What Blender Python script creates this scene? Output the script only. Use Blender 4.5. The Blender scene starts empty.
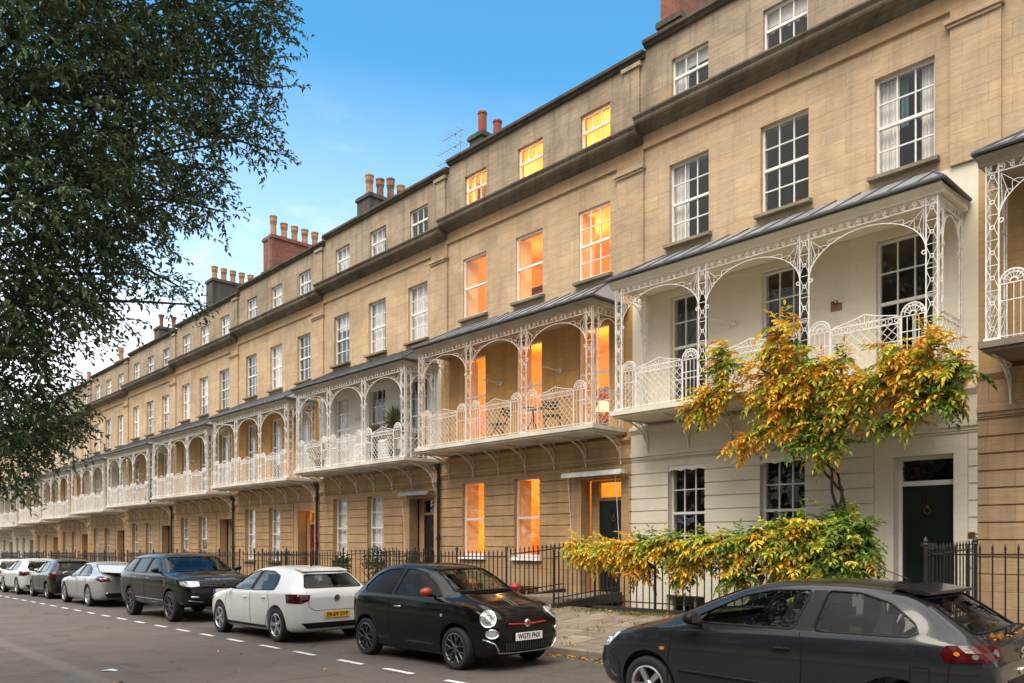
import bpy, bmesh, math, random
from mathutils import Vector, Matrix, noise
from mathutils.bvhtree import BVHTree
from mathutils.geometry import delaunay_2d_cdt

sc = bpy.context.scene
COL = sc.collection
R = math.radians
rnd = random.Random(7)

# ---------------------------------------------------------------- mesh helpers
class MB:
    """collects boxes, bars, tubes and faces; build() links them as ONE mesh object"""
    def __init__(s): s.v = []; s.f = []; s.mi = []; s.cur = 0
    def face(s, pts):
        n = len(s.v); s.v += [tuple(p) for p in pts]; s.f.append(tuple(range(n, n+len(pts)))); s.mi.append(s.cur)
    def box(s, x0, x1, y0, y1, z0, z1):
        n = len(s.v)
        s.v += [(x0,y0,z0),(x1,y0,z0),(x1,y1,z0),(x0,y1,z0),(x0,y0,z1),(x1,y0,z1),(x1,y1,z1),(x0,y1,z1)]
        for q in ((0,3,2,1),(4,5,6,7),(0,1,5,4),(1,2,6,5),(2,3,7,6),(3,0,4,7)):
            s.f.append(tuple(n+i for i in q)); s.mi.append(s.cur)
    def tube(s, pts, r, sides=4, closed=False, r1=None):
        pts = [Vector(p) for p in pts]; m = len(pts); n0 = len(s.v); prev = None
        for i, p in enumerate(pts):
            if closed: d = pts[(i+1) % m] - pts[i-1]
            else: d = pts[min(i+1, m-1)] - pts[max(i-1, 0)]
            if d.length < 1e-9: d = Vector((0,0,1))
            d.normalize()
            if prev is None:
                up = Vector((0,0,1)) if abs(d.z) < .9 else Vector((0,1,0))
                a = d.cross(up).normalized()
            else:
                a = (prev - d*prev.dot(d))
                a = a.normalized() if a.length > 1e-6 else d.orthogonal().normalized()
            prev = a; b = d.cross(a)
            rr = r if r1 is None else r + (r1-r)*i/max(1, m-1)
            if isinstance(r, (list, tuple)): rr = r[i]
            for k in range(sides):
                t = 2*math.pi*(k+.5)/sides
                s.v.append(tuple(p + a*math.cos(t)*rr + b*math.sin(t)*rr))
        for i in range(m if closed else m-1):
            j = (i+1) % m
            for k in range(sides):
                k2 = (k+1) % sides
                s.f.append((n0+i*sides+k, n0+i*sides+k2, n0+j*sides+k2, n0+j*sides+k)); s.mi.append(s.cur)
        if not closed:
            s.f.append(tuple(n0+k for k in range(sides))[::-1]); s.mi.append(s.cur)
            s.f.append(tuple(n0+(m-1)*sides+k for k in range(sides))); s.mi.append(s.cur)
    def bar(s, a, b, r, sides=4): s.tube([a, b], r, sides)
    def ring(s, c, rad, r, axis='y', n=12, sides=4):
        P = []
        for k in range(n):
            t = 2*math.pi*k/n; u, w = rad*math.cos(t), rad*math.sin(t)
            P.append({'y': (c[0]+u, c[1], c[2]+w), 'x': (c[0], c[1]+u, c[2]+w), 'z': (c[0]+u, c[1]+w, c[2])}[axis])
        s.tube(P, r, sides, closed=True)
    def lathe(s, prof, n=16, c=(0,0,0), axis='z', caps=True):
        n0 = len(s.v)
        for (r, z) in prof:
            for k in range(n):
                t = 2*math.pi*k/n; x, y = r*math.cos(t), r*math.sin(t)
                p = {'z': (x, y, z), 'y': (x, z, -y), 'x': (z, x, y)}[axis]
                s.v.append((c[0]+p[0], c[1]+p[1], c[2]+p[2]))
        for i in range(len(prof)-1):
            for k in range(n):
                k2 = (k+1) % n
                s.f.append((n0+i*n+k, n0+i*n+k2, n0+(i+1)*n+k2, n0+(i+1)*n+k)); s.mi.append(s.cur)
        if not caps: return
        s.f.append(tuple(n0+k for k in range(n))[::-1]); s.mi.append(s.cur)
        s.f.append(tuple(n0+(len(prof)-1)*n+k for k in range(n))); s.mi.append(s.cur)
    def prism(s, poly, y0, y1):
        """poly = (x, z) outline extruded along y"""
        n = len(s.v); m = len(poly)
        s.v += [(x, y0, z) for x, z in poly] + [(x, y1, z) for x, z in poly]
        s.f.append(tuple(range(n, n+m))); s.f.append(tuple(range(n+2*m-1, n+m-1, -1))); s.mi += [s.cur]*2
        for i in range(m):
            j = (i+1) % m
            s.f.append((n+j, n+i, n+m+i, n+m+j)); s.mi.append(s.cur)
    def prismx(s, poly, x0, x1):
        """poly = (y, z) outline extruded along x"""
        n = len(s.v); m = len(poly)
        s.v += [(x0, y, z) for y, z in poly] + [(x1, y, z) for y, z in poly]
        s.f.append(tuple(range(n, n+m))[::-1]); s.f.append(tuple(range(n+m, n+2*m))); s.mi += [s.cur]*2
        for i in range(m):
            j = (i+1) % m
            s.f.append((n+i, n+j, n+m+j, n+m+i)); s.mi.append(s.cur)
    def wall(s, x0, x1, z0, z1, holes, yf, t, back=True):
        """wall sheet with real openings and reveals; front face at yf, thickness t"""
        hs = [(max(a, x0), min(b, x1), max(c, z0), min(d, z1)) for a, b, c, d in holes]
        hs = [h for h in hs if h[0] < h[1]-1e-6 and h[2] < h[3]-1e-6]
        xs = sorted(set([x0, x1]+[h[0] for h in hs]+[h[1] for h in hs]))
        zs = sorted(set([z0, z1]+[h[2] for h in hs]+[h[3] for h in hs]))
        def solid(i, j):
            if i < 0 or j < 0 or i >= len(xs)-1 or j >= len(zs)-1: return False
            cx, cz = (xs[i]+xs[i+1])/2, (zs[j]+zs[j+1])/2
            return not any(h[0] < cx < h[1] and h[2] < cz < h[3] for h in hs)
        yb = yf+t
        for i in range(len(xs)-1):
            for j in range(len(zs)-1):
                if not solid(i, j): continue
                a, b, c, d = xs[i], xs[i+1], zs[j], zs[j+1]
                s.face([(a,yf,c),(b,yf,c),(b,yf,d),(a,yf,d)])
                if back: s.face([(a,yb,d),(b,yb,d),(b,yb,c),(a,yb,c)])
                if not solid(i-1, j): s.face([(a,yb,c),(a,yf,c),(a,yf,d),(a,yb,d)])
                if not solid(i+1, j): s.face([(b,yf,c),(b,yb,c),(b,yb,d),(b,yf,d)])
                if not solid(i, j-1): s.face([(a,yb,c),(b,yb,c),(b,yf,c),(a,yf,c)])
                if not solid(i, j+1): s.face([(a,yf,d),(b,yf,d),(b,yb,d),(a,yb,d)])
    def mesh(s, name, smooth=False):
        me = bpy.data.meshes.new(name); me.from_pydata(s.v, [], s.f)
        if any(s.mi): me.polygons.foreach_set('material_index', s.mi)
        if smooth: me.polygons.foreach_set('use_smooth', [True]*len(me.polygons))
        me.update(); return me
    def build(s, name, m, parent=None, loc=(0,0,0), smooth=False):
        return link(name, s.mesh(name, smooth), m, parent, loc)

def link(name, me, m, parent=None, loc=(0,0,0), rotz=0):
    o = bpy.data.objects.new(name, me); COL.objects.link(o)
    ms = m if isinstance(m, (list, tuple)) else [m]
    while len(me.materials) < len(ms): me.materials.append(ms[0])
    for i, q in enumerate(ms):
        o.material_slots[i].link = 'OBJECT'; o.material_slots[i].material = q
    o.location = loc; o.rotation_euler = (0,0,rotz)
    if parent is not None: o.parent = parent
    return o
def tag(o, label=None, cat=None, group=None, kind=None):
    if label: o['label'] = label
    if cat: o['category'] = cat
    if group: o['group'] = group
    if kind: o['kind'] = kind
    return o
def thing(name, label, cat, loc=(0,0,0), rotz=0, group=None):
    o = bpy.data.objects.new(name, None); COL.objects.link(o)
    o.empty_display_size = .2
    o.location = loc; o.rotation_euler = (0,0,rotz)
    return tag(o, label, cat, group)
def copy_tree(o, parent=None):
    c = o.copy(); COL.objects.link(c)
    if parent is not None: c.parent = parent
    for ch in list(o.children): copy_tree(ch, c)
    return c

# ---------------------------------------------------------------- materials
class NT:
    def __init__(s, name):
        s.m = bpy.data.materials.new(name); s.m.use_nodes = True
        s.t = s.m.node_tree; s.b = s.t.nodes['Principled BSDF']; s.out = s.t.nodes['Material Output']
    def n(s, typ, **kw):
        nd = s.t.nodes.new(typ)
        for k, v in kw.items():
            if k in nd.inputs: s.set(nd.inputs[k], v)
            else: setattr(nd, k, v)
        return nd
    def set(s, sock, v):
        if hasattr(v, 'is_output'): s.t.links.new(v, sock)
        else: sock.default_value = v
    def pos(s): return s.n('ShaderNodeNewGeometry').outputs['Position']
    def obj(s): return s.n('ShaderNodeTexCoord').outputs['Object']
    def scale(s, v, xyz):
        nd = s.n('ShaderNodeVectorMath', operation='MULTIPLY'); s.set(nd.inputs[0], v); nd.inputs[1].default_value = xyz
        return nd.outputs[0]
    def noise(s, v, sc_, det=4, rough=.55, dist=0):
        nd = s.n('ShaderNodeTexNoise'); s.set(nd.inputs['Vector'], v)
        nd.inputs['Scale'].default_value = sc_; nd.inputs['Detail'].default_value = det
        nd.inputs['Roughness'].default_value = rough; nd.inputs['Distortion'].default_value = dist
        return nd.outputs['Fac']
    def ramp(s, fac, stops):
        nd = s.n('ShaderNodeValToRGB'); s.set(nd.inputs['Fac'], fac); e = nd.color_ramp.elements
        while len(e) < len(stops): e.new(.5)
        for k, (p, c) in enumerate(stops):
            e[k].position = p; e[k].color = c if len(c) == 4 else (*c, 1)
        return nd.outputs['Color']
    def mix(s, fac, a, b, blend='MIX'):
        nd = s.n('ShaderNodeMix', data_type='RGBA', blend_type=blend)
        s.set(nd.inputs['Factor'], fac)
        for sock, v in ((nd.inputs['A'], a), (nd.inputs['B'], b)):
            pass
        ia = [q for q in nd.inputs if q.name == 'A' and q.type == 'RGBA'][0]; ib = [q for q in nd.inputs if q.name == 'B' and q.type == 'RGBA'][0]
        s.set(ia, a if hasattr(a, 'is_output') else (*a[:3], 1)); s.set(ib, b if hasattr(b, 'is_output') else (*b[:3], 1))
        return [q for q in nd.outputs if q.type == 'RGBA'][0]
    def math(s, op, a, b=0.):
        nd = s.n('ShaderNodeMath', operation=op); s.set(nd.inputs[0], a); s.set(nd.inputs[1], b); return nd.outputs[0]
    def bump(s, h, strength=.3, dist=.01):
        nd = s.n('ShaderNodeBump'); nd.inputs['Strength'].default_value = strength; nd.inputs['Distance'].default_value = dist
        s.set(nd.inputs['Height'], h); s.t.links.new(nd.outputs[0], s.b.inputs['Normal'])
    def fin(s, col=None, rough=.6, metal=0, spec=None, **kw):
        if col is not None: s.set(s.b.inputs['Base Color'], col if hasattr(col, 'is_output') else (*col[:3], 1))
        s.set(s.b.inputs['Roughness'], rough); s.set(s.b.inputs['Metallic'], metal)
        if spec is not None: s.b.inputs['Specular IOR Level'].default_value = spec
        for k, v in kw.items(): s.set(s.b.inputs[k.replace('_', ' ')], v)
        return s.m

def plain(name, col, rough=.5, metal=0, var=.12, sc_=3., bump=0, spec=None, **kw):
    t = NT(name); p = t.pos(); f = t.noise(p, sc_, 5)
    lo = tuple(c*(1-var) for c in col); hi = tuple(min(1, c*(1+var)) for c in col)
    c = t.ramp(f, [(.3, lo), (.7, hi)])
    if bump: t.bump(t.noise(p, sc_*12, 3), bump, .004)
    return t.fin(c, rough, metal, spec, **kw)

def stone(name, a, b, dark, bw=.9, bh=.36, grime=.5, streak=.5, joint=.004, seed=0., jdark=.55, patch=None):
    """ashlar: block-to-block tint, fine joints, broad weathering and vertical rain streaks"""
    t = NT(name); p = t.pos()
    sp = t.n('ShaderNodeSeparateXYZ'); t.set(sp.inputs[0], p)
    u = t.math('ADD', sp.outputs[0], sp.outputs[1])
    cb = t.n('ShaderNodeCombineXYZ'); t.set(cb.inputs[0], u); t.set(cb.inputs[1], sp.outputs[2]); cb.inputs[2].default_value = seed
    v = cb.outputs[0]
    br = t.n('ShaderNodeTexBrick'); t.set(br.inputs['Vector'], v)
    br.inputs['Color1'].default_value = (0,0,0,1); br.inputs['Color2'].default_value = (1,1,1,1); br.inputs['Mortar'].default_value = (.5,.5,.5,1)
    br.inputs['Scale'].default_value = 1; br.inputs['Mortar Size'].default_value = joint; br.inputs['Mortar Smooth'].default_value = .3
    br.inputs['Brick Width'].default_value = bw; br.inputs['Row Height'].default_value = bh; br.offset = .5
    big = t.noise(v, .9, 6, .62, .4)
    base = t.ramp(big, [(.28, b), (.62, a)])
    base = t.mix(t.math('MULTIPLY', br.outputs['Color'], .5), base, tuple(c*.74 for c in b))
    # bedding lines tilted as in sawn oolite
    bed = t.noise(t.scale(v, (1.1, 9., 1)), 1.6, 5, .6, 1.2)
    base = t.mix(t.math('MULTIPLY', t.ramp(bed, [(.45, (0,0,0)), (.75, (1,1,1))]), .30), base, dark)
    # pinkish and greyish repairs block by block, chisel-tooling streaks at a slant
    br2 = t.n('ShaderNodeTexBrick'); t.set(br2.inputs['Vector'], t.scale(v, (1, 1, 1))); br2.offset = .5
    br2.inputs['Color1'].default_value = (0,0,0,1); br2.inputs['Color2'].default_value = (1,1,1,1); br2.inputs['Mortar'].default_value = (0,0,0,1); br2.inputs['Scale'].default_value = 1; br2.inputs['Bias'].default_value = -.55
    br2.inputs['Mortar Size'].default_value = 0; br2.inputs['Brick Width'].default_value = bw; br2.inputs['Row Height'].default_value = bh
    grey = tuple(.55*sum(a)/3*k+.45*c for k, c in zip((1.08,1.,.9), a))
    if joint: base = t.mix(t.math('MULTIPLY', br2.outputs['Color'], .7), base, grey)
    sl = t.n('ShaderNodeMapping'); t.set(sl.inputs['Vector'], v); sl.inputs['Rotation'].default_value = (0,0,R(-38)); sl.inputs['Scale'].default_value = (1.2, 14, 1)
    tool = t.noise(sl.outputs[0], 1.5, 5, .6, .9)
    base = t.mix(t.math('MULTIPLY', t.ramp(tool, [(.52,(0,0,0)),(.74,(1,1,1))]), .34 if joint else .06), base, tuple(.6*c for c in b))
    g = t.ramp(t.noise(v, .45, 8, .68, .8), [(.46, (0,0,0)), (.72, (1,1,1))])
    base = t.mix(t.math('MULTIPLY', g, grime), base, dark)
    st = t.ramp(t.noise(t.scale(v, (3.2, .22, 1)), 1.3, 6, .62), [(.5, (0,0,0)), (.78, (1,1,1))])
    base = t.mix(t.math('MULTIPLY', st, streak), base, dark)
    if patch:
        pf = t.ramp(t.noise(v, .75, 3, .4), [(.66, (0,0,0)), (.70, (1,1,1))])
        base = t.mix(t.math('MULTIPLY', pf, .55), base, patch)
    base = t.mix(t.math('MULTIPLY', br.outputs['Fac'], jdark), base, tuple(c*.45 for c in dark))
    h = t.math('ADD', t.math('MULTIPLY', t.noise(v, 14, 6, .65), .7), t.math('MULTIPLY', br.outputs['Fac'], -.6))
    h = t.math('ADD', h, t.math('MULTIPLY', t.noise(t.scale(v, (1.4, 2.2, 1)), 3.4, 5, .6, .4), .7))
    if joint: h = t.math('ADD', h, t.math('MULTIPLY', tool, -.9))
    t.bump(h, .36 if joint else .15, .02)
    return t.fin(base, .88, 0, .25)

def glass(name, tint=(1,1,1), refl=.10, rough=.012, wav=.06, pw=4.):
    t = NT(name); t.t.nodes.remove(t.b)
    tr = t.n('ShaderNodeBsdfTransparent'); tr.inputs[0].default_value = (*tint, 1)
    gl = t.n('ShaderNodeBsdfGlossy'); gl.inputs['Roughness'].default_value = rough
    gl.inputs['Color'].default_value = (1,1,1,1)
    lw = t.n('ShaderNodeLayerWeight'); lw.inputs['Blend'].default_value = .5
    fr = t.math('MULTIPLY', t.math('POWER', lw.outputs['Facing'], pw), .9)
    if wav:
        nb = t.n('ShaderNodeBump'); nb.inputs['Strength'].default_value = wav; nb.inputs['Distance'].default_value = .02
        t.set(nb.inputs['Height'], t.noise(t.pos(), 3.2, 2)); t.t.links.new(nb.outputs[0], gl.inputs['Normal'])
    mx = t.n('ShaderNodeMixShader')
    t.set(mx.inputs[0], t.math('MINIMUM', t.math('ADD', fr, refl*.5), 1.))
    t.t.links.new(tr.outputs[0], mx.inputs[1]); t.t.links.new(gl.outputs[0], mx.inputs[2]); t.t.links.new(mx.outputs[0], t.out.inputs[0])
    return t.m

def emit(name, col, st):
    t = NT(name)
    return t.fin(col, .5, 0, **{'Emission_Color': (*col, 1), 'Emission_Strength': st})

M = {}
GOLD, TAN, BROWN = (.50,.355,.19), (.42,.30,.165), (.17,.115,.066)
M['stone_up']   = stone('stone_upper', (.66,.487,.31), (.54,.385,.24), (.20,.15,.108), .8, .31, .5, .42, .0042, 0., .42)
M['stone_fr']   = stone('stone_frieze', (.63,.42,.25), (.55,.36,.20), (.28,.185,.105), 1.2, .8, .32, .4, .004, 3., .4)
M['stone_at']   = stone('stone_attic', (.49,.39,.28), (.38,.30,.22), (.12,.098,.078), .75, .31, .66, .78, .005, 5., .5, (.46,.31,.14))
M['stone_gf']   = stone('stone_ground_floor', (.59,.39,.21), (.48,.305,.155), (.18,.12,.075), 1.15, .29, .35, .42, .004, 9., .45)
M['stone_ff']   = stone('stone_first_floor', (.55,.37,.18), (.45,.29,.13), (.18,.12,.07), 1.0, .40, .35, .40, .0035, 13., .35)
M['stone_gfp']  = stone('stone_ground_floor_pale', (.55,.39,.245), (.46,.315,.185), (.20,.135,.085), .8, .29, .35, .5, .005, 11., .6)
M['stone_ff_spill']  = stone('stone_first_floor_window_spill', (.66,.39,.15), (.56,.315,.11), (.26,.15,.07), 1.0, .40, .3, .45, .0035, 14., .3)  # first-floor stone turned more orange: window light spill put into its colour
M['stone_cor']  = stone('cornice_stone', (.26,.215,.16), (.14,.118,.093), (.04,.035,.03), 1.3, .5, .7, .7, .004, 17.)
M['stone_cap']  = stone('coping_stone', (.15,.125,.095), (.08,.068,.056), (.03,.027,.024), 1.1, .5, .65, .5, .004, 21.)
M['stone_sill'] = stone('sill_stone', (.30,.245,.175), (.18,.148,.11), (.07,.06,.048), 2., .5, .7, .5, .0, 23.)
M['cream']      = stone('cream_masonry_paint', (.80,.755,.65), (.74,.69,.58), (.50,.46,.38), 40., 40., .16, .24, 0., 31., 0)
M['cream_ff']   = stone('cream_balcony_wall_paint', (.78,.73,.61), (.74,.68,.56), (.54,.49,.40), 40., 40., .12, .18, 0., 33., 0)
M['white_wall'] = stone('white_masonry_paint', (.74,.73,.70), (.66,.65,.62), (.45,.44,.41), 40., 40., .2, .25, 0., 35., 0)
M['pale_wall']  = stone('pale_stone_paint', (.60,.545,.45), (.52,.47,.385), (.30,.26,.2), 40., 40., .25, .3, 0., 37., 0)
M['iron_white'] = plain('white_painted_iron', (.76,.75,.735), .5, 0, .22, 5)
M['iron_pink']  = plain('off_white_painted_iron', (.70,.62,.54), .5, 0, .2, 5)
M['iron_black'] = plain('black_painted_iron', (.012,.012,.013), .42, 0, .3, 14)
M['joinery']    = plain('white_window_paint', (.80,.79,.77), .4, 0, .05, 6)
M['lead']       = plain('lead_sheet_roof', (.27,.29,.32), .42, .35, .22, 1.6, .1)
M['lead_dark']  = plain('lead_seam', (.11,.115,.13), .5, .3, .2, 3)
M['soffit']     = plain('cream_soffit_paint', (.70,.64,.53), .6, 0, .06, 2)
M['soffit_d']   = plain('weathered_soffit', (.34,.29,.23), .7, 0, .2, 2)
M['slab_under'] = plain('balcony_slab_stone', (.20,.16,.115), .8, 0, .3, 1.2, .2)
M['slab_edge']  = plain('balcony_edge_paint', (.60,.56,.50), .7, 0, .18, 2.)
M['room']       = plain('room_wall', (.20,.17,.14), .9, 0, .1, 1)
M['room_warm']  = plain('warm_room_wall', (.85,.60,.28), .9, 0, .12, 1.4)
M['cloth']      = plain('sheer_curtain_cloth', (.80,.80,.78), .9, 0, .06, 5)
M['cloth_teal'] = plain('teal_curtain_cloth', (.16,.36,.38), .9, 0, .15, 5)
M['blind']      = plain('roller_blind', (.74,.72,.68), .9, 0, .05, 3)
M['shutter']    = plain('panelled_shutter_wood', (.80,.55,.28), .6, 0, .1, 3)
M['door_green'] = plain('dark_green_door_paint', (.006,.012,.010), .3, 0, .15, 2)
M['door_red']   = plain('red_door_paint', (.16,.012,.012), .3, 0, .15, 2)
M['door_black'] = plain('black_door_paint', (.012,.012,.013), .3, 0, .15, 2)
M['door_white'] = plain('pale_door_paint', (.50,.46,.38), .35, 0, .1, 2)
M['brass']      = plain('aged_brass', (.22,.14,.05), .4, .8, .2, 30)
M['pane']       = glass('window_glass', refl=.06, pw=4.5)
M['slate']      = plain('roof_slate', (.06,.062,.068), .6, 0, .3, 3, .3)
M['paving']     = None
# ---------------------------------------------------------------- terrace houses (local: x 0..W along the street, y 0 = wall face, z relative to the datum)
W, WALL_Y, X0, PS = 7.45, 15.0, -11.45, .36
CXS = (1.23, 3.53, 5.87)            # window centres of the upper floors
CACHE = {}
def cached(key, fn):
    if key not in CACHE: CACHE[key] = fn()
    return CACHE[key]

def sash_mesh(w, h, cols, rows, split=.5):
    """two box sashes with glazing bars, x centred, z from 0 to h"""
    m = MB(); f = .045; d0, d1 = 0, .06
    m.box(-w/2, -w/2+f, d0, d1, 0, h); m.box(w/2-f, w/2, d0, d1, 0, h)
    m.box(-w/2+f, w/2-f, d0, d1, 0, .075); m.box(-w/2+f, w/2-f, d0, d1, h-f, h)
    zm = h*split
    m.box(-w/2+f, w/2-f, -.012, d1-.004, zm-.028, zm+.028)
    iw = w-2*f
    for k in range(1, cols):
        x = -iw/2+iw*k/cols
        m.box(x-.012, x+.012, .012, .046, .075, zm-.028); m.box(x-.012, x+.012, .012, .046, zm+.028, h-f)
    for (za, zb, n) in ((.075, zm-.028, rows[0]), (zm+.028, h-f, rows[1])):
        for k in range(1, n):
            z = za+(zb-za)*k/n
            m.box(-iw/2, iw/2, .009, .049, z-.012, z+.012)
    return m.mesh('frame')
def pane_mesh(w, h):
    m = MB(); m.box(-w/2+.03, w/2-.03, .028, .034, .05, h-.03); return m.mesh('pane')
def sill_mesh(w, d=.10, t=.09):
    m = MB(); m.prismx([(-d, -t), (.13, -t), (.13, 0.004), (-d+.01, -.02)], -w/2-.09, w/2+.09); return m.mesh('sill')
def curtain_mesh(w, h, amp=.03, seed=0):
    m = MB(); n = 26; rr = random.Random(seed)
    ph = rr.random()*6; xs = [-w/2+w*k/n for k in range(n+1)]
    ys = [amp*math.sin(k*1.25+ph)+amp*.5*math.sin(k*2.9+ph) for k in range(n+1)]
    for k in range(n):
        m.face([(xs[k],ys[k],0),(xs[k+1],ys[k+1],0),(xs[k+1],ys[k+1]*.7,h),(xs[k],ys[k]*.7,h)])
        m.face([(xs[k],ys[k]+.012,0),(xs[k],ys[k]*.7+.012,h),(xs[k+1],ys[k+1]*.7+.012,h),(xs[k+1],ys[k+1]+.012,0)])
    return m.mesh('curtain')

def window(root, cx, z0, w, h, cols=3, rows=(2,2), yrec=.13, sill=True, drape=None, lit=False, split=.5, joinery='joinery', label=None, sillmat='stone_sill', shutter=False):
    key = (round(w,3), round(h,3), cols, rows, split)
    fr = link('window', cached(('f',)+key, lambda: sash_mesh(w, h, cols, rows, split)), M[joinery], root, (cx, yrec, z0))
    if label: fr['label'] = label
    link('pane', cached(('p', key[0], key[1]), lambda: pane_mesh(w, h)), M['pane'], fr)
    if sill: link('sill', cached(('s', key[0]), lambda: sill_mesh(w)), M[sillmat], fr, (0, -yrec, 0))
    if shutter:
        for s in (-1, 1):
            m = MB(); x = s*(w/2-.02)
            def mk(s=s):
                m = MB(); a, b = (-.02, .30) if s < 0 else (-.30, .02)
                m.prismx([(0.0,0),(.045,0),(.045,h-.06),(0,h-.06)], -.0, .34)
                return m.mesh('shutter')
            q = link('shutter', cached(('sh', round(h,3)), lambda: mk()), M['shutter'], fr, (x, .09, .03)); q.rotation_euler[2] = R(62) if s < 0 else R(118)
    for (kind, a, b, zt) in (drape or []):
        ww = (b-a)*w
        if kind == 'blind':
            def mk():
                m = MB(); m.box(-ww/2, ww/2, 0, .012, h*(1-zt)+.02, h-.02); m.tube([(-ww/2,.006,h*(1-zt)+.02),(ww/2,.006,h*(1-zt)+.02)], .014, 6); return m.mesh('blind')
            link('blind', cached(('bl', round(ww,3), round(h,3), zt), mk), M['blind'], fr, ((a+b)/2*w-w/2, .13, 0))
        else:
            mt = M['cloth_teal'] if kind == 'teal' else M['cloth']
            link('curtain', cached(('cu', round(ww,3), round(h*zt,3)), lambda: curtain_mesh(ww, h*zt-.04, .03 if ww < .6 else .02)), mt, fr, ((a+b)/2*w-w/2, .16 if kind != 'teal' else .24, .02 if zt == 1 else h*(1-zt)))
    return fr

# --- ironwork -------------------------------------------------------------
PW = .175                                                   # trellis post width
def post_panel(m, x, y, z0, z1, axis='x', w=PW):
    def P(a, z): return (x+a, y, z) if axis == 'x' else (x, y+a, z)
    for s in (-1, 1): m.tube([P(s*w/2, z0), P(s*w/2, z1)], .0139, 4)
    n = max(3, round((z1-z0)/.42)); dz = (z1-z0)/n
    for k in range(n):
        a, b = z0+k*dz, z0+(k+1)*dz; zc = (a+b)/2
        m.tube([P(-w/2, a+.03), P(-.02, zc), P(-w/2, b-.03)], .0061, 4); m.tube([P(w/2, a+.03), P(.02, zc), P(w/2, b-.03)], .0061, 4)
        m.ring(P(0, zc), .03, .010, 'y' if axis == 'x' else 'x', 8)
        m.tube([P(-w/2, b), P(w/2, b)], .0066, 4)
def scroll_frieze(m, p0, p1, h):
    """two rails with a running scroll between"""
    p0, p1 = Vector(p0), Vector(p1); d = p1-p0; L = d.length; d.normalize(); up = Vector((0,0,1))
    m.tube([p0, p1], .0107, 4); m.tube([p0+up*h, p1+up*h], .0115, 4)
    n = max(2, round(L/.155)); s = L/n
    for k in range(n):
        c = p0+d*(s*(k+.5))+up*h/2; pts = []
        sg = 1 if k % 2 else -1
        for q in range(9):                                  # C-scroll
            t = -2.2+4.4*q/8; rr = h*.38*(1-.25*q/8)
            pts.append(c+d*(sg*math.cos(t)*rr*.9)+up*(math.sin(t)*rr))
        m.tube(pts, .0070, 4)
        m.tube([p0+d*(s*k)+up*.02, p0+d*(s*k+s*.5)+up*(h-.02)] if k % 2 else [p0+d*(s*k)+up*(h-.02), p0+d*(s*k+s*.5)+up*.02], .0057, 4)
        m.ring(tuple(c), .014, .010, 'y' if abs(d.x) > .5 else 'x', 6)
def arch(m, a, b, ztop, drop, axis=None):
    """arch between two posts with fan-rayed spandrels; a, b = 3D points at the top rail"""
    a, b = Vector(a), Vector(b); d = b-a; L = d.length; d.normalize(); up = Vector((0,0,1)); c = (a+b)/2
    rise = drop-.06; hw = L/2
    def E(t): return c+d*(-hw*math.cos(t))+up*(-drop+rise*math.sin(t)+.0)
    pts = [E(math.pi*k/20) for k in range(21)]
    m.tube(pts, .0102, 4)
    ax = 'y' if abs(d.x) > .5 else 'x'
    for s, o in ((1, a), (-1, b)):
        e = pts[0] if s > 0 else pts[-1]
        m.ring(tuple(e+d*(s*.035)-up*.02), .032, .012, ax, 8)                 # curl at the springing
        corner = o+d*(s*.03)-up*.03
        hits = [E(math.pi*t if s > 0 else math.pi*(1-t)) for t in (.10, .17, .245, .33)]
        for i, h_ in enumerate(hits[:3]): m.tube([corner, h_], .0057, 4)
        allh = [E(math.pi*t if s > 0 else math.pi*(1-t)) for t in (.06, .125, .20, .285, .37)]
        for i in range(4):                                                   # scallops lying on the arch
            p, q = allh[i], allh[i+1]; mid = (p+q)/2; to = (corner-mid).normalized()
            sag = (q-p).length*.55
            m.tube([p, p*.7+q*.3+to*sag*.75, mid+to*sag, p*.3+q*.7+to*sag*.75, q], .0057, 4)
def lattice_panel(m, p0, p1, h, ped=True):
    p0, p1 = Vector(p0), Vector(p1); d = p1-p0; L = d.length; d.normalize(); up = Vector((0,0,1))
    for z in (.05, h-.11, h): m.tube([p0+up*z, p1+up*z], .0123, 4)
    m.tube([p0, p0+up*h], .0107, 4); m.tube([p1, p1+up*h], .0107, 4)
    z0, z1 = .05, h-.11; H = z1-z0; s = .155
    k = -int(H/s)-1
    while k*s < L:
        for sg in (1, -1):
            # bar x = k*s + t, z = t  clipped to the panel
            t0, t1 = max(0, -k*s), min(H, L-k*s)
            if t1 > t0+.01:
                A = (k*s+t0, t0); B = (k*s+t1, t1)
                if sg < 0: A = (L-A[0], A[1]); B = (L-B[0], B[1])
                m.tube([p0+d*A[0]+up*(z0+A[1]), p0+d*B[0]+up*(z0+B[1])], .0056, 4)
        k += 1
    n = max(2, round(L/.11))
    ax = 'y' if abs(d.x) > .5 else 'x'
    for i in range(n): m.ring(tuple(p0+d*(L*(i+.5)/n)+up*(h-.055)), .038, .0075, ax, 7)
    if ped:
        pk = p0+d*(L/2)+up*(h+.15); a = p0+d*.04+up*(h+.02); b = p1-d*.04+up*(h+.02)
        m.tube([a, a*.5+pk*.5-up*.015, pk], .0115, 4); m.tube([pk, b*.5+pk*.5-up*.015, b], .0115, 4)
        for i in range(-3, 4): m.tube([p0+d*(L/2+i*.05)+up*h, p0+d*(L/2+i*L*.085)+up*(h+.13-abs(i)*.028)], .0057, 4)
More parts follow.
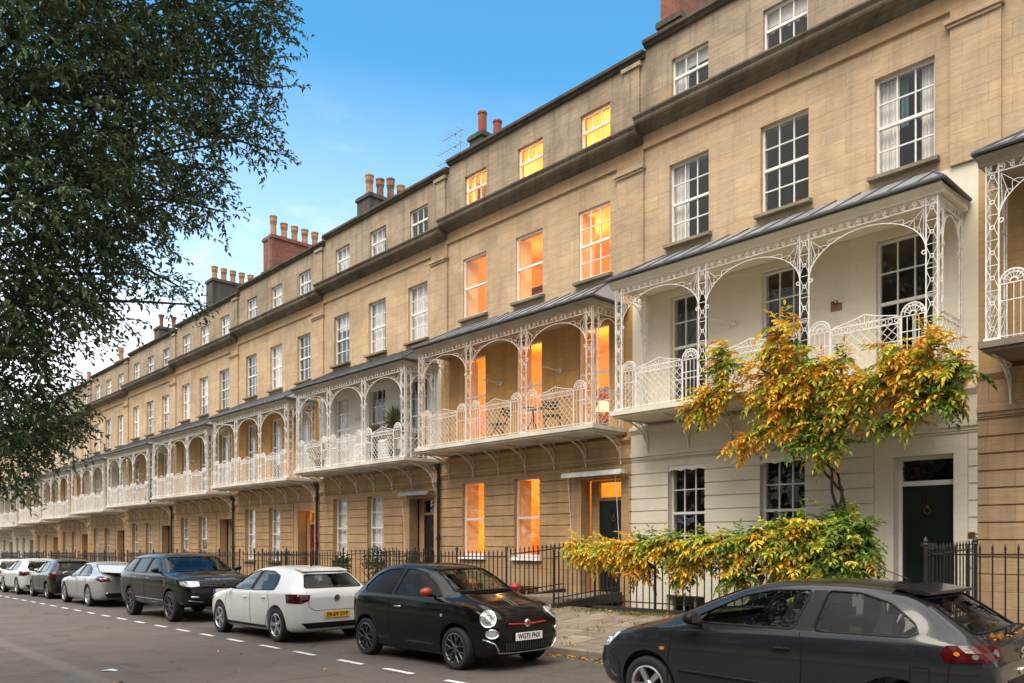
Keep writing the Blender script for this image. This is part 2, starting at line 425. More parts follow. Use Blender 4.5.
def fan_panel(m, p0, p1, h):
    p0, p1 = Vector(p0), Vector(p1); d = p1-p0; L = d.length; d.normalize(); up = Vector((0,0,1)); ax = 'y' if abs(d.x) > .5 else 'x'
    for z in (.05, h-.28, h-.02): m.tube([p0+up*z, p1+up*z], .0107, 4)
    for k in range(5):
        q = p0+d*(L*k/4); m.tube([q, q+up*(h-.02)], .012 if k in (0, 4) else .0070, 4)
    c = p0+d*(L/2)+up*h; r = L/2+.005
    for rr, th in ((r, .015), (r*.72, .008), (r*.28, .011)):
        m.tube([c+d*(-rr*math.cos(math.pi*k/10))+up*(rr*math.sin(math.pi*k/10)) for k in range(11)], th, 4)
    for k in range(1, 8):
        t = math.pi*k/8; m.tube([c+d*(-r*.28*math.cos(t))+up*(r*.28*math.sin(t)), c+d*(-r*math.cos(t))+up*(r*math.sin(t))], .0066, 4)
        if k < 8: m.ring(tuple(c+d*(-r*.86*math.cos(t+.2))+up*(r*.86*math.sin(t+.2))), .022, .006, ax, 6)

BX0, BX1, BD = .08, 6.85, 1.14          # balcony extent and depth
PX = [BX0+.1, BX0+.1+(BX1-BX0-.2)/3, BX0+.1+2*(BX1-BX0-.2)/3, BX1-.1]
def balcony(root, zf, ze, iron, edge, under, soffit, roofmat, seams):
    """zf = floor top, ze = eave"""
    h = ze-zf; y = -BD; ztop = ze-.20; FH = .14
    def mk():
        m = MB(); m.box(BX0-.08, BX1+.08, y-.09, .04, -.10, 0); m.box(BX0-.03, BX1+.03, y-.04, .03, -.15, -.102); return m.mesh('balcony')
    b = link('balcony', cached('bal', mk), edge, root, (0,0,zf))
    def mkpost(corner):
        m = MB(); post_panel(m, 0, 0, 0, h-.2); m.box(-.12, .12, -.028, .028, 0, .05)
        if corner:
            post_panel(m, corner*(PW/2+.004), PW/2+.047, 0, h-.2, 'y')
        return m.mesh('post')
    for i, x in enumerate(PX):
        c = -1 if i == 0 else (1 if i == 3 else 0)
        link('post', cached(('post', c, round(h,3)), lambda: mkpost(c)), iron, b, (x, y, 0))
    def mkw():
        m = MB(); post_panel(m, 0, 0, 0, h-.2, 'y', .13); return m.mesh('post')
    for x in (PX[0]-.1, PX[3]+.1): link('post', cached(('postw', round(h,3)), mkw), iron, b, (x, -.075, 0))
    def mkf():
        m = MB(); scroll_frieze(m, (PX[0]-.1, 0, 0), (PX[3]+.1, 0, 0), FH); return m.mesh('frieze')
    link('frieze', cached('frieze', mkf), iron, b, (0, y, h-.2-FH))
    def mkfs():
        m = MB(); scroll_frieze(m, (0, 0, 0), (0, BD-.2, 0), FH); return m.mesh('frieze')
    for x in (PX[0]-.1, PX[3]+.1): link('frieze', cached('friezes', mkfs), iron, b, (x, y+.1, h-.2-FH))
    zt = h-.2-FH; bw = PX[1]-PX[0]-PW
    def mka():
        m = MB(); arch(m, (0,0,0), (bw,0,0), 0, .74); return m.mesh('arch')
    for i in range(3): link('arch', cached('arch', mka), iron, b, (PX[i]+PW/2, y, zt))
    def mkas():
        m = MB(); arch(m, (0,0,0), (0,BD-.34,0), 0, .6); return m.mesh('arch')
    for x in (PX[0]-.1, PX[3]+.1): link('arch', cached('archs', mkas), iron, b, (x, y+.2, zt))
    RH = .88; fw = .37
    def mkl(L, ped=True):
        m = MB(); lattice_panel(m, (0,0,0), (L,0,0), RH, ped); return m.mesh('railing_panel')
    def mkfan():
        m = MB(); fan_panel(m, (0,0,0), (fw,0,0), RH); return m.mesh('fan_panel')
    for i in range(3):
        xa = PX[i]+PW/2
        link('fan_panel', cached('fan', mkfan), iron, b, (xa+.02, y, 0)); link('fan_panel', cached('fan', mkfan), iron, b, (xa+bw-.02-fw, y, 0))
        link('railing_panel', cached('lat', lambda: mkl(bw-.08-2*fw)), iron, b, (xa+.04+fw, y, 0))
    def mkls():
        m = MB(); lattice_panel(m, (0,0,0), (0,BD-.34,0), RH, False); return m.mesh('railing_panel')
    for x in (PX[0]-.1, PX[3]+.1): link('railing_panel', cached('lats', mkls), iron, b, (x, y+.2, 0))
    def mkb(orn):
        m = MB(); D = .95
        P = [(0, -.02-D*math.sin(t)**1.0, -.15-.02-.62*(math.cos(t))) for t in [math.pi/2*k/12 for k in range(13)]]
        P = [(0, -.03-D*(1-math.cos(t)), -.17-.6*(1-math.sin(t))) for t in [math.pi/2*k/12 for k in range(13)]]
        m.tube(P, .022, 4)
        m.tube([(0,-.02,-.16),(0,-.02,-.86)], .022, 4)
        m.tube([(0,-.02,-.168),(0,-D,-.168)], .018, 4)
        m.tube([(0,-.04-.42*(1-math.cos(t)), -.18-.30*(1-math.sin(t))) for t in [math.pi/2*k/8 for k in range(9)]], .012, 4)
        if orn:
            for k, (yy, zz, rr) in enumerate(((-.11,-.30,.075),(-.27,-.25,.06),(-.13,-.48,.05),(-.42,-.22,.045))): m.ring((0,yy,zz), rr, .011, 'x', 10)
        return m.mesh('bracket')
    xs = [BX0+.06] + [PX[0]+(PX[3]-PX[0])*k/6 for k in range(1, 6)] + [BX1-.06]
    for k, x in enumerate(xs): link('bracket', cached(('br', k in (0, 6)), lambda: mkb(k in (0, 6))), iron, b, (x, 0, 0))
    # canopy: hipped metal roof on a moulded fascia
    E = .16; HIP = .62; zj = .72
    xa, xb, ye = BX0-.12, BX1+.12, -BD-E
    def mkr():
        m = MB(); t = .05
        A, B_, C, D_ = (xa,ye,0), (xb,ye,0), (xb-HIP,.03,zj), (xa+HIP,.03,zj)
        AL, BR = (xa,.03,0), (xb,.03,0)
        dn = lambda p: (p[0], p[1], p[2]-t)
        for q in ([A,B_,C,D_], [B_,BR,C], [AL,A,D_], [dn(D_),dn(C),dn(B_),dn(A)], [dn(A),dn(B_),B_,A], [dn(B_),dn(BR),BR,B_], [dn(AL),dn(A),A,AL], [dn(BR),dn(B_),dn(C)], [dn(A),dn(AL),dn(D_)], [dn(C),dn(D_),D_,C],[AL,D_,dn(D_),dn(AL)],[BR,dn(BR),dn(C),C]): m.face(q)
        return m.mesh('canopy')
    c = link('canopy', cached('roof', mkr), roofmat, root, (0,0,ze))
    def mks():
        m = MB(); n = 15; sl = lambda y_: zj*(y_-ye)/(.03-ye)+.012
        for k in range(1, n):
            x = xa+(xb-xa)*k/n
            y1 = min(.02, ye+(.03-ye)*min(1, (x-xa)/HIP, (xb-x)/HIP))
            m.tube([(x, ye+.01, .012), (x, y1-.005, sl(y1))], .017, 4)
        for (p, q) in (((xa,ye,.01),(xa+HIP,.03,zj+.01)), ((xb,ye,.01),(xb-HIP,.03,zj+.01))): m.tube([p, q], .024, 6)
        m.tube([(xa-.01,ye-.02,-.012),(xb+.01,ye-.02,-.012)], .034, 6); m.tube([(xb+.015,ye-.01,-.012),(xb+.015,.0,-.012)], .03, 6); m.tube([(xa-.015,ye-.01,-.012),(xa-.015,.0,-.012)], .03, 6)
        return m.mesh('seam')
    link('seam', cached('seams', mks), M['lead_dark'], c)
    def mkso():
        m = MB()
        pr = [(-BD+.05,-.2),(-BD-.03,-.2),(-BD-.045,-.165),(-BD-.06,-.15),(-BD-.09,-.12),(-BD-.125,-.10),(-BD-.13,-.055),(-BD+.05,-.055)]
        m.prismx(pr, xa+.03, xb-.03)
        for x0_, x1_, s in ((xa+.03, xa+.15, 1), (xb-.15, xb-.03, 1)): m.box(x0_, x1_, -BD+.052, .03, -.18, -.055)
        m.box(xa+.151, xb-.151, -BD+.052, .03, -.10, -.056)
        return m.mesh('fascia')
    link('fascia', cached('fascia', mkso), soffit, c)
    return b, c

def house(i, label, u=0., dz=None, ff='stone_ff', gf='stone_gf', iron='iron_white', soffit='soffit_d', edge='slab_edge', roof='lead', door='door_green', drapes=None, lit=(), simple=False, door_open='recess', gfcols=3, basement=False, bars=None, sfcols=(3,3,3), base=None):
    X = X0-W*i
    dz = (-.19*(i-1)) if dz is None else dz
    root = thing('terraced_house', label, 'house', (X, WALL_Y, dz), 0, 'terraced houses of the crescent')
    drapes = drapes or {}
    T = .35
    GW, GH, GZ = .98, 2.17, -.47
    GC = (1.22, 3.49) if u == 0 else (1.19, 3.51)
    DX0, DX1 = (5.47, 6.77) if u == 0 else (5.70, 6.71)
    DZ0, DZ1 = -1.33, 1.52
    gw = [(c-GW/2, c+GW/2, GZ, GZ+GH) for c in GC]
    dr = [(DX0, DX1, DZ0, DZ1)]
    bs = [(c-.5, c+.5, -2.5, -1.25) for c in GC]
    # ground floor: plinth, channelled courses, plain band
    def mk():
        m = MB()
        m.wall(-PS, W-PS, -3.6, -.78, dr+bs, -.045, T+.045)
        m.wall(-PS, W-PS, -.78, 1.9, gw+dr, .03, T-.03)
        z = -.78; k = 0
        sur = [(DX0-.36, DX1+.24, -9, 1.84)]
        while z < 1.89:
            zb = min(z+.2925, 1.9)
            x_end = W
            m.wall(-PS, W-PS, z+.014, zb-.014, gw+sur, 0, .036, back=False)
            z += .2925
        # plain door surround, set back from the channelled face
        m.wall(DX0-.345, DX1+.225, -.775, 1.83, dr, .012, .024, back=False)
        return m.mesh('ground_floor_wall')
    link('ground_floor_wall', cached(('gf', u), mk), M[gf], root)
    def mk():
        m = MB(); m.wall(-PS, W-PS, 1.9, 2.5+u, [], -.012, T); m.box(-PS, W-PS, -.05, -.014, 1.97, 2.06); m.prismx([(-.014,2.30+u),(-.09,2.40+u),(-.09,2.46+u),(-.014,2.46+u)], -PS, W-PS); return m.mesh('band_course')
    link('band_course', cached(('band', u), mk), M[gf], root)
    # first and second floor
    FW, FZ, FH = 1.0, 2.72+u, 2.68
    SW, SZ, SH = 1.05, 6.6+u, 1.80 if u == 0 else 1.84
    AW, AZ, AH = .98, 9.98+u, .90
    fw = [(c-FW/2, c+FW/2, FZ-.02, FZ+FH) for c in CXS]
    sw = [(c-SW/2, c+SW/2, SZ, SZ+SH) for c in CXS]
    aw = [(c-AW/2, c+AW/2, AZ-.06, AZ+AH) for c in CXS]
    z_ff = 6.32+u
    def mk():
        m = MB(); m.wall(-PS, W-PS, 2.5+u, z_ff, fw, .05, T-.05); return m.mesh('first_floor_wall')
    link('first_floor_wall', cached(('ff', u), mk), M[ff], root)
    def mk():
        m = MB(); m.wall(0, W, z_ff, 9.05+u, sw, .05, T-.05); return m.mesh('second_floor_wall')
    link('second_floor_wall', cached(('sf', u), mk), M['stone_up'], root)
    def mk():
        m = MB(); m.box(6.66, W-.004, -.012, .048, z_ff+.02, 8.74+u)
        m.box(6.62, W, -.05, .046, 8.742+u, 8.80+u); m.box(6.58, W+.04, -.085, .044, 8.802+u, 8.87+u); m.box(6.66, W-.004, -.012, .044, 8.872+u, 9.05+u)
        return m.mesh('pilaster')
    link('pilaster', cached(('pil', u), mk), M['stone_up'], root)
    def mk():
        m = MB(); m.wall(0, W, 9.05+u, 9.36+u, [], -.014, T); return m.mesh('frieze_course')
    link('frieze_course', cached(('frz', u), mk), M['stone_fr'], root)
    def mk():
        m = MB()
        pr = [(.1,9.36),(-.06,9.36),(-.08,9.40),(-.17,9.43),(-.20,9.47),(-.36,9.49),(-.38,9.53),(-.38,9.58),(-.43,9.64),(-.43,9.675),(.1,9.73)]
        m.prismx([(a, b+u) for a, b in pr][::-1], 0, W); return m.mesh('cornice')
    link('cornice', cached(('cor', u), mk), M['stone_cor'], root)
    def mk():
        m = MB(); m.wall(0, W, 9.55+u, 11.46+u, aw, .09, T-.09)
        m.box(6.84, 7.30, .03, .088, 9.7+u, 11.3+u); m.box(6.78, 7.36, -.02, .086, 11.302+u, 11.40+u); m.box(6.78, 7.36, .0, .087, 9.66+u, 9.86+u)
        return m.mesh('attic_wall')
    link('attic_wall', cached(('at', u), mk), M['stone_at'], root)
    def mk():
        m = MB(); m.prismx([(.5,11.45+u),(.02,11.45+u),(-.0,11.50+u),(-.06,11.53+u),(-.06,11.60+u),(.5,11.66+u)][::-1], 0, W)
        return m.mesh('coping')
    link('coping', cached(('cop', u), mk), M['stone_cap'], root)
    # shell behind the front: floors, party walls, back wall, roof
    warm = 'all' in lit
    def mk():
        m = MB(); D = 4.6
        fl = [-3.6, -1.33, 2.5+u, 6.2+u, 9.3+u, 11.3+u]
        for z in fl: m.box(.12, W-.12, T+.002, D, z-.12, z)
        m.box(.0, .12, T+.001, D, -3.6, 11.4+u); m.box(W-.12, W, T+.001, D, -3.6, 11.4+u); m.box(.12, W-.12, D, D+.2, -3.6, 11.4+u)
        m.box(4.75, 4.85, T+.05, D-.002, -1.33, 2.35+u)
        return m.mesh('interior')
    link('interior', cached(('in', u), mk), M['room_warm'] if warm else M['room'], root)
    def mk():
        m = MB(); m.face([(0,.5,11.42+u),(W,.5,11.42+u),(W,4.8,12.6+u),(0,4.8,12.6+u)]); m.face([(0,4.8,12.6+u),(W,4.8,12.6+u),(W,9.,11.4+u),(0,9.,11.4+u)])
        m.box(0, W, 8.7, 9., -3.6, 11.39+u); m.box(0, .1, 4.81, 8.69, -3.6, 11.38+u); m.box(W-.1, W, 4.81, 8.69, -3.6, 11.38+u)
        return m.mesh('roof')
    link('roof', cached(('rf', u), mk), M['slate'], root)
    # windows
    for k, c in enumerate(CXS):
        oneover = warm and k < 2
        window(root, c, AZ, AW, AH, 3, (1,1), .16, False, drapes.get(('a',k)))
        window(root, c, SZ, SW, SH, 1 if oneover else sfcols[k], (1,1) if oneover else (2,2), .10 if warm else .15, True, drapes.get(('s',k)), shutter=warm)
        window(root, c, FZ, FW, FH-.02, 2 if warm else 3, (2,1) if warm else (2,2), .08 if warm else .15, False, drapes.get(('f',k)), split=.56, shutter=warm)
    for k, c in enumerate(GC):
        window(root, c, GZ, GW, GH, 1 if warm else gfcols, (1,1) if warm else (2,2), .10 if warm else .16, True, drapes.get(('g',k)), split=.5, sillmat='joinery' if warm else 'stone_sill', shutter=warm)
        if basement: window(root, c, -2.5, 1.0, 1.25, 3, (1,1), .12, True, None)
        else: window(root, c, -2.5, 1.0, 1.25, 3, (1,1), .12, True, None) if i < 3 else None
    # door
    dw = DX1-DX0
    dy = .30 if u else .42
    def mk():
        m = MB(); z1 = .99; w = dw-.12 if u else .98; x0 = -w/2
        m.box(x0, -x0, 0, .05, DZ0+.02, z1)
        for (a, b, c_, d) in ((.1,.44,.1,.36),(.56,.9,.1,.36),(.1,.44,.42,.66),(.56,.9,.42,.66),(.1,.44,.71,.94),(.56,.9,.71,.94)):
            xa, xb = x0+a*w, x0+b*w; za, zb = DZ0+c_*(z1-DZ0), DZ0+d*(z1-DZ0)
            m.box(xa, xb, -.012, -.001, za, zb); m.box(xa+.05, xb-.05, -.02, -.013, za+.05, zb-.05)
        return m.mesh('door')
    cx = (DX0+DX1)/2 if u else (DX0+DX1)/2+.12
    d = link('door', cached(('door', u), mk), M[door], root, (cx, dy, 0))
    def mk():
        m = MB(); w = dw-.12 if u else .98
        for s in (-1, 1): m.box(*sorted((s*(w/2+.002), s*(w/2+.06))), -.03, .06, DZ0, DZ1)
        m.box(-w/2, w/2, -.03, .06, .992, 1.08); m.box(-w/2, w/2, -.02, .06, 1.46, DZ1)
        if not u: m.box(-dw/2-.12, -w/2-.062, -.01, .05, DZ0, DZ1)
        return m.mesh('door_frame')
    link('door_frame', cached(('dfr', u), mk), M['joinery'] if u else M[gf], d)
    def mk():
        m = MB(); w = (dw-.12 if u else .98); m.box(-w/2, w/2, .02, .028, 1.082, 1.458); return m.mesh('fanlight')
    link('fanlight', cached(('fan', u), mk), M['pane'], d)
    def mk():
        m = MB(); m.box(-.13, .13, -.03, -.021, -.12, -.05); m.box(-.10, .10, -.036, -.031, -.10, -.07); return m.mesh('letter_box')
    link('letter_box', cached('lb', mk), M['brass'], d)
    def mk():
        m = MB(); m.lathe([(.0,-.055),(.022,-.055),(.035,-.03),(.03,-.021)], 10, (0,0,.62), 'y'); m.ring((0,-.05,.53), .055, .012, 'y', 12); return m.mesh('knocker')
    link('knocker', cached('kn', mk), M['brass'], d)
    def mk():
        m = MB(); m.box(DX0-.25, DX1+.12, -1.95, .9, DZ0-.16, DZ0+.002); return m.mesh('doorstep')
    link('doorstep', cached(('ds', u), mk), M['stone_sill'], root)
    if not simple or True:
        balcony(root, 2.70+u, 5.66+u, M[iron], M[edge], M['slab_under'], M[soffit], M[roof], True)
    return root
C = 'cloth'
def dr(seed):
    q = random.Random(seed); d = {}
    for fl in 'asfg':
        for k in range(3):
            t = q.random()
            if t < .34: d[(fl,k)] = [('cloth', 0, 1, 1)]
            elif t < .52: d[(fl,k)] = [('cloth', 0, .3, 1), ('cloth', .7, 1, 1)]
            elif t < .80: d[(fl,k)] = [('blind', 0, 1, q.choice((.5,.7,1.,1.)))]
    return d
H = {}
H[-1] = house(-1, 'tan stone house at the right edge, only its left balcony end in view', .2, .2, soffit='soffit_d', iron='iron_white', edge='slab_under', gf='stone_gfp', drapes=dr(3))
H[0] = house(0, 'house with cream painted lower floors and dark green door behind the wisteria', .2, 0., 'cream_ff', 'cream', soffit='soffit', edge='soffit', basement=True,
  drapes={('s',0): [('cloth',0,.36,1)], ('s',2): [('cloth',.0,.34,1),('teal',.34,.46,.5),('cloth',.72,1,1),('teal',.66,.73,.5)], ('a',0): [('cloth',0,.33,1),('blind',.33,1,.3)], ('a',1): [('blind',0,1,.35),('cloth',0,1,.45)], ('g',0): [('cloth',.0,.0001,1)][:0]})
H[1] = house(1, 'stone house with every front window glowing orange and off-white balcony', 0., None, 'stone_ff_spill', 'stone_gf', 'iron_pink', 'soffit_d', lit=('all',), drapes={})
d2 = {(f,k): [('cloth',0,1,1)] for f in 'sg' for k in range(3)}; d2[('s',0)] = [('blind',0,1,.3)]; d2[('s',1)] = [('cloth',0,.6,1)]; d2[('a',0)] = [('cloth',0,1,1)]; d2[('a',1)] = [('cloth',0,.6,1)]; d2[('f',0)] = [('cloth',0,1,1)]
H[2] = house(2, 'stone house with white painted first floor and leafy potted plants on its balcony', 0., None, 'white_wall', 'stone_gf', drapes=d2, door='door_black', roof='slate', soffit='soffit_d')
H[3] = house(3, 'stone house with a dark red front door standing in an orange lit hall', 0., None, 'stone_ff_spill', 'stone_gf', drapes=dr(11), door='door_red')
labs = ['stone house under the brick chimney stack with buff pots', 'stone house under the dark grey stack with a row of short buff pots',
        'stone house under the small stack with three flared red pots', 'stone house whose right balcony window alone glows orange',
        'far stone house under two short buff pots, partly behind leaves', 'far house with pale painted ground floor, nearest of the pale ones',
        'far house painted pale on ground and first floor', 'far pale house next to the outermost one at the left edge', 'farthest house of the row, outermost at the left edge']
for n in range(4, 13):
    H[n] = house(n, labs[n-4], 0., None, 'stone_ff' if n not in (6, 10) else 'pale_wall', 'stone_gf' if n < 9 else 'pale_wall', drapes=dr(20+n), door=('door_white','door_black','door_white','door_green')[n % 4], roof='lead' if n not in (9,) else 'slate')
# ---------------------------------------------------------------- roofline, pipes, awnings, balcony furniture
def brick_mat(name, a, b_, mortar):
    t = NT(name); p = t.pos(); sp = t.n('ShaderNodeSeparateXYZ'); t.set(sp.inputs[0], p)
    cb = t.n('ShaderNodeCombineXYZ'); t.set(cb.inputs[0], t.math('ADD', sp.outputs[0], sp.outputs[1])); t.set(cb.inputs[1], sp.outputs[2])
    br = t.n('ShaderNodeTexBrick'); t.set(br.inputs['Vector'], cb.outputs[0]); br.inputs['Scale'].default_value = 1
    br.inputs['Brick Width'].default_value = .225; br.inputs['Row Height'].default_value = .075; br.inputs['Mortar Size'].default_value = .006
    br.inputs['Color1'].default_value = (*a, 1); br.inputs['Color2'].default_value = (*b_, 1); br.inputs['Mortar'].default_value = (*mortar, 1)
    c = t.mix(t.math('MULTIPLY', t.ramp(t.noise(p, 2.5, 6, .65), [(.45,(0,0,0)),(.7,(1,1,1))]), .5), br.outputs['Color'], (.05,.04,.035))
    t.bump(br.outputs['Fac'], -.5, .01); return t.fin(c, .9)
M['brick'] = brick_mat('red_brick', (.32,.10,.06), (.22,.075,.05), (.20,.16,.13))
M['render_g'] = stone('grey_render', (.14,.125,.11), (.09,.082,.075), (.035,.032,.03), 40., 40., .6, .8, 0, 51., 0)
M['pot_buff'] = plain('buff_clay_pot', (.38,.225,.115), .8, 0, .25, 4); M['pot_red'] = plain('red_clay_pot', (.27,.075,.045), .8, 0, .25, 4); M['pot_dark'] = plain('sooty_clay_pot', (.24,.13,.085), .85, 0, .4, 5)
M['metal_g'] = plain('galvanised_tube', (.30,.30,.31), .4, .7, .1, 9)
def pot_mesh(kind):
    m = MB(); h = {'tall': .86, 'plain': .72, 'short': .66, 'flare': .7}[kind]
    if kind == 'flare': pr = [(.11,0),(.11,.45),(.13,.55),(.19,h),(.16,h),(.10,h-.15)]
    elif kind == 'plain': pr = [(.14,0),(.135,h-.06),(.155,h-.06),(.155,h),(.12,h),(.11,h-.15)]
    else: pr = [(.17,0),(.17,.08),(.145,.10),(.13,h*.60),(.15,h*.63),(.135,h*.66),(.165,h*.72),(.165,h*.93),(.18,h*.94),(.18,h),(.13,h),(.11,h-.15)]
    m.lathe(pr, 14); return m.mesh('pot', False)
def chimney(n, xo, y0, y1, ztop, mat, pots, base=None, w=.85, zb=10.6):
    root = H[n]; dz = root.location.z; zt = ztop-dz
    m = MB(); x = xo
    m.box(x-w/2, x+w/2, y0, y1, zb, zt-.16); m.box(x-w/2-.06, x+w/2+.06, y0-.06, y1+.06, zt-.158, zt-.06); m.box(x-w/2-.03, x+w/2+.03, y0-.03, y1+.03, zt-.058, zt)
    st = m.build('chimney', M[mat], root)
    if base is not None:
        m = MB(); m.box(x-w/2-.09, x+w/2+.09, y0-.09, y1+.09, base-dz-.14, base-dz); m.box(x-w/2-.045, x+w/2+.045, y0-.045, y1+.045, zb, base-dz-.142); m.build('chimney_base', M['stone_cap'], st)
    L = y1-y0; k = len(pots)
    for i, (kind, mt, sc_) in enumerate(pots):
        o = link('pot', cached(('pot', kind), lambda: pot_mesh(kind)), M[mt], st, (x, y0+.28+(L-.56)*(i/max(1, k-1)), zt)); o.scale = (1, 1, sc_)
chimney(1, W+.08, .95, 4.0, 15.2, 'brick', [('plain','pot_red',1)]*5, base=12.75, w=.56)
chimney(2, W, 1.15, 3.0, 12.85, 'render_g', [('plain','pot_red',1.05),('plain','pot_red',1),('plain','pot_red',1)], w=.6)
chimney(3, W, 1.75, 4.3, 13.45, 'render_g', [('tall','pot_buff',1),('tall','pot_dark',1),('tall','pot_dark',1.2),('tall','pot_buff',1.05),('plain','pot_red',.9)], w=.9)
chimney(4, W, 1.4, 4.6, 13.86, 'brick', [('tall','pot_buff',1.15),('short','pot_buff',1.2),('short','pot_buff',1.2),('short','pot_buff',1.2),('short','pot_buff',1.2),('plain','pot_dark',1)], base=12.3)
chimney(5, W, 1.75, 4.8, 13.78, 'render_g', [('short','pot_buff',1.1)]*5+[('short','pot_dark',1)])
chimney(6, W, 1.6, 3.6, 12.7, 'render_g', [('flare','pot_red',1.1)]*3, w=.8)
chimney(7, W, 1.6, 3.2, 11.9, 'render_g', [('tall','pot_buff',1.1)], w=.7)
chimney(8, W, 1.6, 3.4, 11.6, 'render_g', [('plain','pot_buff',1.1)]*2, w=.7)
chimney(10, W, 1.6, 3.4, 11.3, 'render_g', [('plain','pot_buff',1.1)]*2, w=.7)
def aerial(label, loc, h, arms, rot):
    root = thing('tv_aerial', label, 'aerial', loc, 0); m = MB(); m.tube([(0,0,0),(0,0,h)], .016, 6); m.build('mast', M['metal_g'], root)
    for (z, L, n) in arms:
        m = MB(); m.tube([(-L,0,z),(.15,0,z)], .008, 5)
        for k in range(n): x = -L+(L+.1)*k/(n-1); e = .16+.10*k/(n-1); m.tube([(x,-e,z),(x,e,z)], .004, 4)
        m.box(-.28, -.22, -.02, .02, z-.04, z+.01); m.build('antenna', M['metal_g'], root)
    root.rotation_euler[2] = rot
aerial('TV aerial with long arms beside the two plain red chimney pots', (X0-W-.6, WALL_Y+1.0, 11.4), 1.75, ((.95,1.1,9),(1.3,1.1,7),(1.7,.9,7)), R(0))
aerial('thin bare TV aerial mast beside the brick chimney with buff pots', (X0-W*2-6.9, WALL_Y+1.2, 11.2), 2.6, ((2.4,.55,5),(1.5,.35,3)), R(-20))
# downpipes on the party lines (each belongs to the house on its left)
for n in (2, 3, 4, 5):
    r0 = H[n]; m = MB(); x = W-PS+.05
    m.tube([(x,-.10,-3.2),(x,-.10,2.35)], .05, 8)
    for z in (-1.6,.2,1.9): m.tube([(x,-.10,z),(x,-.10,z+.09)], .066, 8)
    m.lathe([(.05,2.35),(.09,2.44),(.09,2.54),(.02,2.54)], 8, (x,-.14,0)); m.build('downpipe', M['iron_black'], r0)
# roller awnings over two doors
def awning(n, cx, w_, z, cords, mat):
    r0 = H[n]; m = MB(); m.box(cx-w_/2, cx+w_/2, -.30, -.05, z, z+.10); m.box(cx-w_/2+.02, cx+w_/2-.02, -.34, -.302, z-.02, z+.05); o = m.build('awning_box', M[mat], r0)
    for x in cords:
        m = MB(); m.tube([(x,-.20,z),(x+.05,-.16,z-.9),(x+.1,-.12,z-2.4)], .008, 5); m.build('awning_arm', M['iron_white'], o)
awning(1, 6.05, 1.95, 1.60, (5.2, 6.75), 'iron_white'); awning(2, 6.1, 1.6, 1.62, (5.35,), 'metal_g')
# cream house: pelmets, bell plate, vent, fanlight scrolls
r0 = H[0]
for c in (1.19, 3.51):
    m = MB(); P = [(-.49,0),(-.49,-.13)]+[(-.49+.98*k/24, -.13+.035*abs(math.sin(math.pi*3*k/24))) for k in range(25)]+[(.49,0)]
    m.prism(P[::-1], .02, .05); m.build('pelmet', M['joinery'], r0, (c, 0, 1.70))
m = MB(); m.box(-.055,.055,-.02,.0,-.055,.055); m.lathe([(0,-.032),(.018,-.03),(.018,-.02)], 10, (0,0,0), 'y'); m.build('bell_plate', M['brass'], r0, (7.0, .01, .08))
m = MB(); m.box(-.11,.11,-.012,.02,-.10,.10)
for k in range(5): m.box(-.085,.085,-.02,-.013,-.08+k*.036,-.062+k*.036)
m.build('air_vent', M['pot_dark'], r0, (4.62, .045, 4.55))
m = MB()
for k in range(3):
    cx = -.28+.28*k; m.ring((cx,-.005,1.27), .13, .008, 'y', 18); m.ring((cx,-.005,1.27), .06, .006, 'y', 12)
for s in (-1,1): m.ring((s*.40,-.005,1.27), .07, .007, 'y', 12)
m.build('fanlight_scroll', M['iron_black'], r0, (6.205, .31, 0))
# plaster wall hooks for the old awnings between first floor windows
def hook_mesh():
    m = MB(); m.lathe([(0,-.03),(.05,-.025),(.07,0)], 12, (0,0,0), 'y'); m.tube([(0,-.02,0),(-.10,-.12,.02),(-.25,-.22,.10),(-.42,-.25,.13)], .014, 5)
    for s in (-1,1): m.tube([(0,-.02,0),(.06*s,-.05,.05),(.10*s,-.04,.0),(.07*s,-.05,-.04)], .018, 5)
    m.ring((-.42,-.25,.13), .03, .010, 'y', 8); return m.mesh('wall_hook')
for n in range(0, 7):
    for x in (2.38, 4.70): link('wall_hook', cached('hook', hook_mesh), M['slab_edge' if n else 'soffit'], H[n], (x, .045, 4.45+(.2 if n == 0 else 0)))
# --- things standing on the balconies
zb1 = 2.70
def chair(loc, rot, label):
    root = thing('folding_chair', label, 'chair', loc, rot, 'folding chairs on the orange lit balcony'); mt = M['iron_black']
    m = MB()
    for k in range(5): m.box(-.2,.2,-.19+k*.08,-.13+k*.08,.44,.46)
    m.build('seat', mt, root)
    m = MB()
    for z in (.64,.72,.80): m.box(-.2,.2,.21,.23,z,z+.05)
    m.build('backrest', mt, root)
    for s in (-1,1):
        m = MB(); m.tube([(s*.21,-.22,0),(s*.21,.0,.30),(s*.21,.22,.86)], .014, 6); m.build('leg', mt, root)
        m = MB(); m.tube([(s*.18,.24,0),(s*.18,.0,.28),(s*.18,-.2,.45)], .014, 6); m.build('leg', mt, root)
    return root
hx1 = X0-W
chair((hx1+5.05, WALL_Y-.62, zb1), R(60), 'black slatted folding chair on the balcony, right of the two'); chair((hx1+3.05, WALL_Y-.62, zb1), R(-70), 'black slatted folding chair on the balcony, left of the two')
def bistro(loc, label):
    root = thing('bistro_table', label, 'table', loc); m = MB(); m.lathe([(0,.69),(.27,.69),(.28,.70),(.28,.715),(0,.72)], 20); m.build('tabletop', M['iron_black'], root)
    for k in range(3):
        a = 2.1*k; m = MB(); m.tube([(0,0,.69),(.05*math.cos(a),.05*math.sin(a),.35),(.24*math.cos(a),.24*math.sin(a),0)], .012, 5); m.build('leg', M['iron_black'], root)
bistro((hx1+4.4, WALL_Y-.66, zb1), 'small round black table between two folding chairs on the balcony')
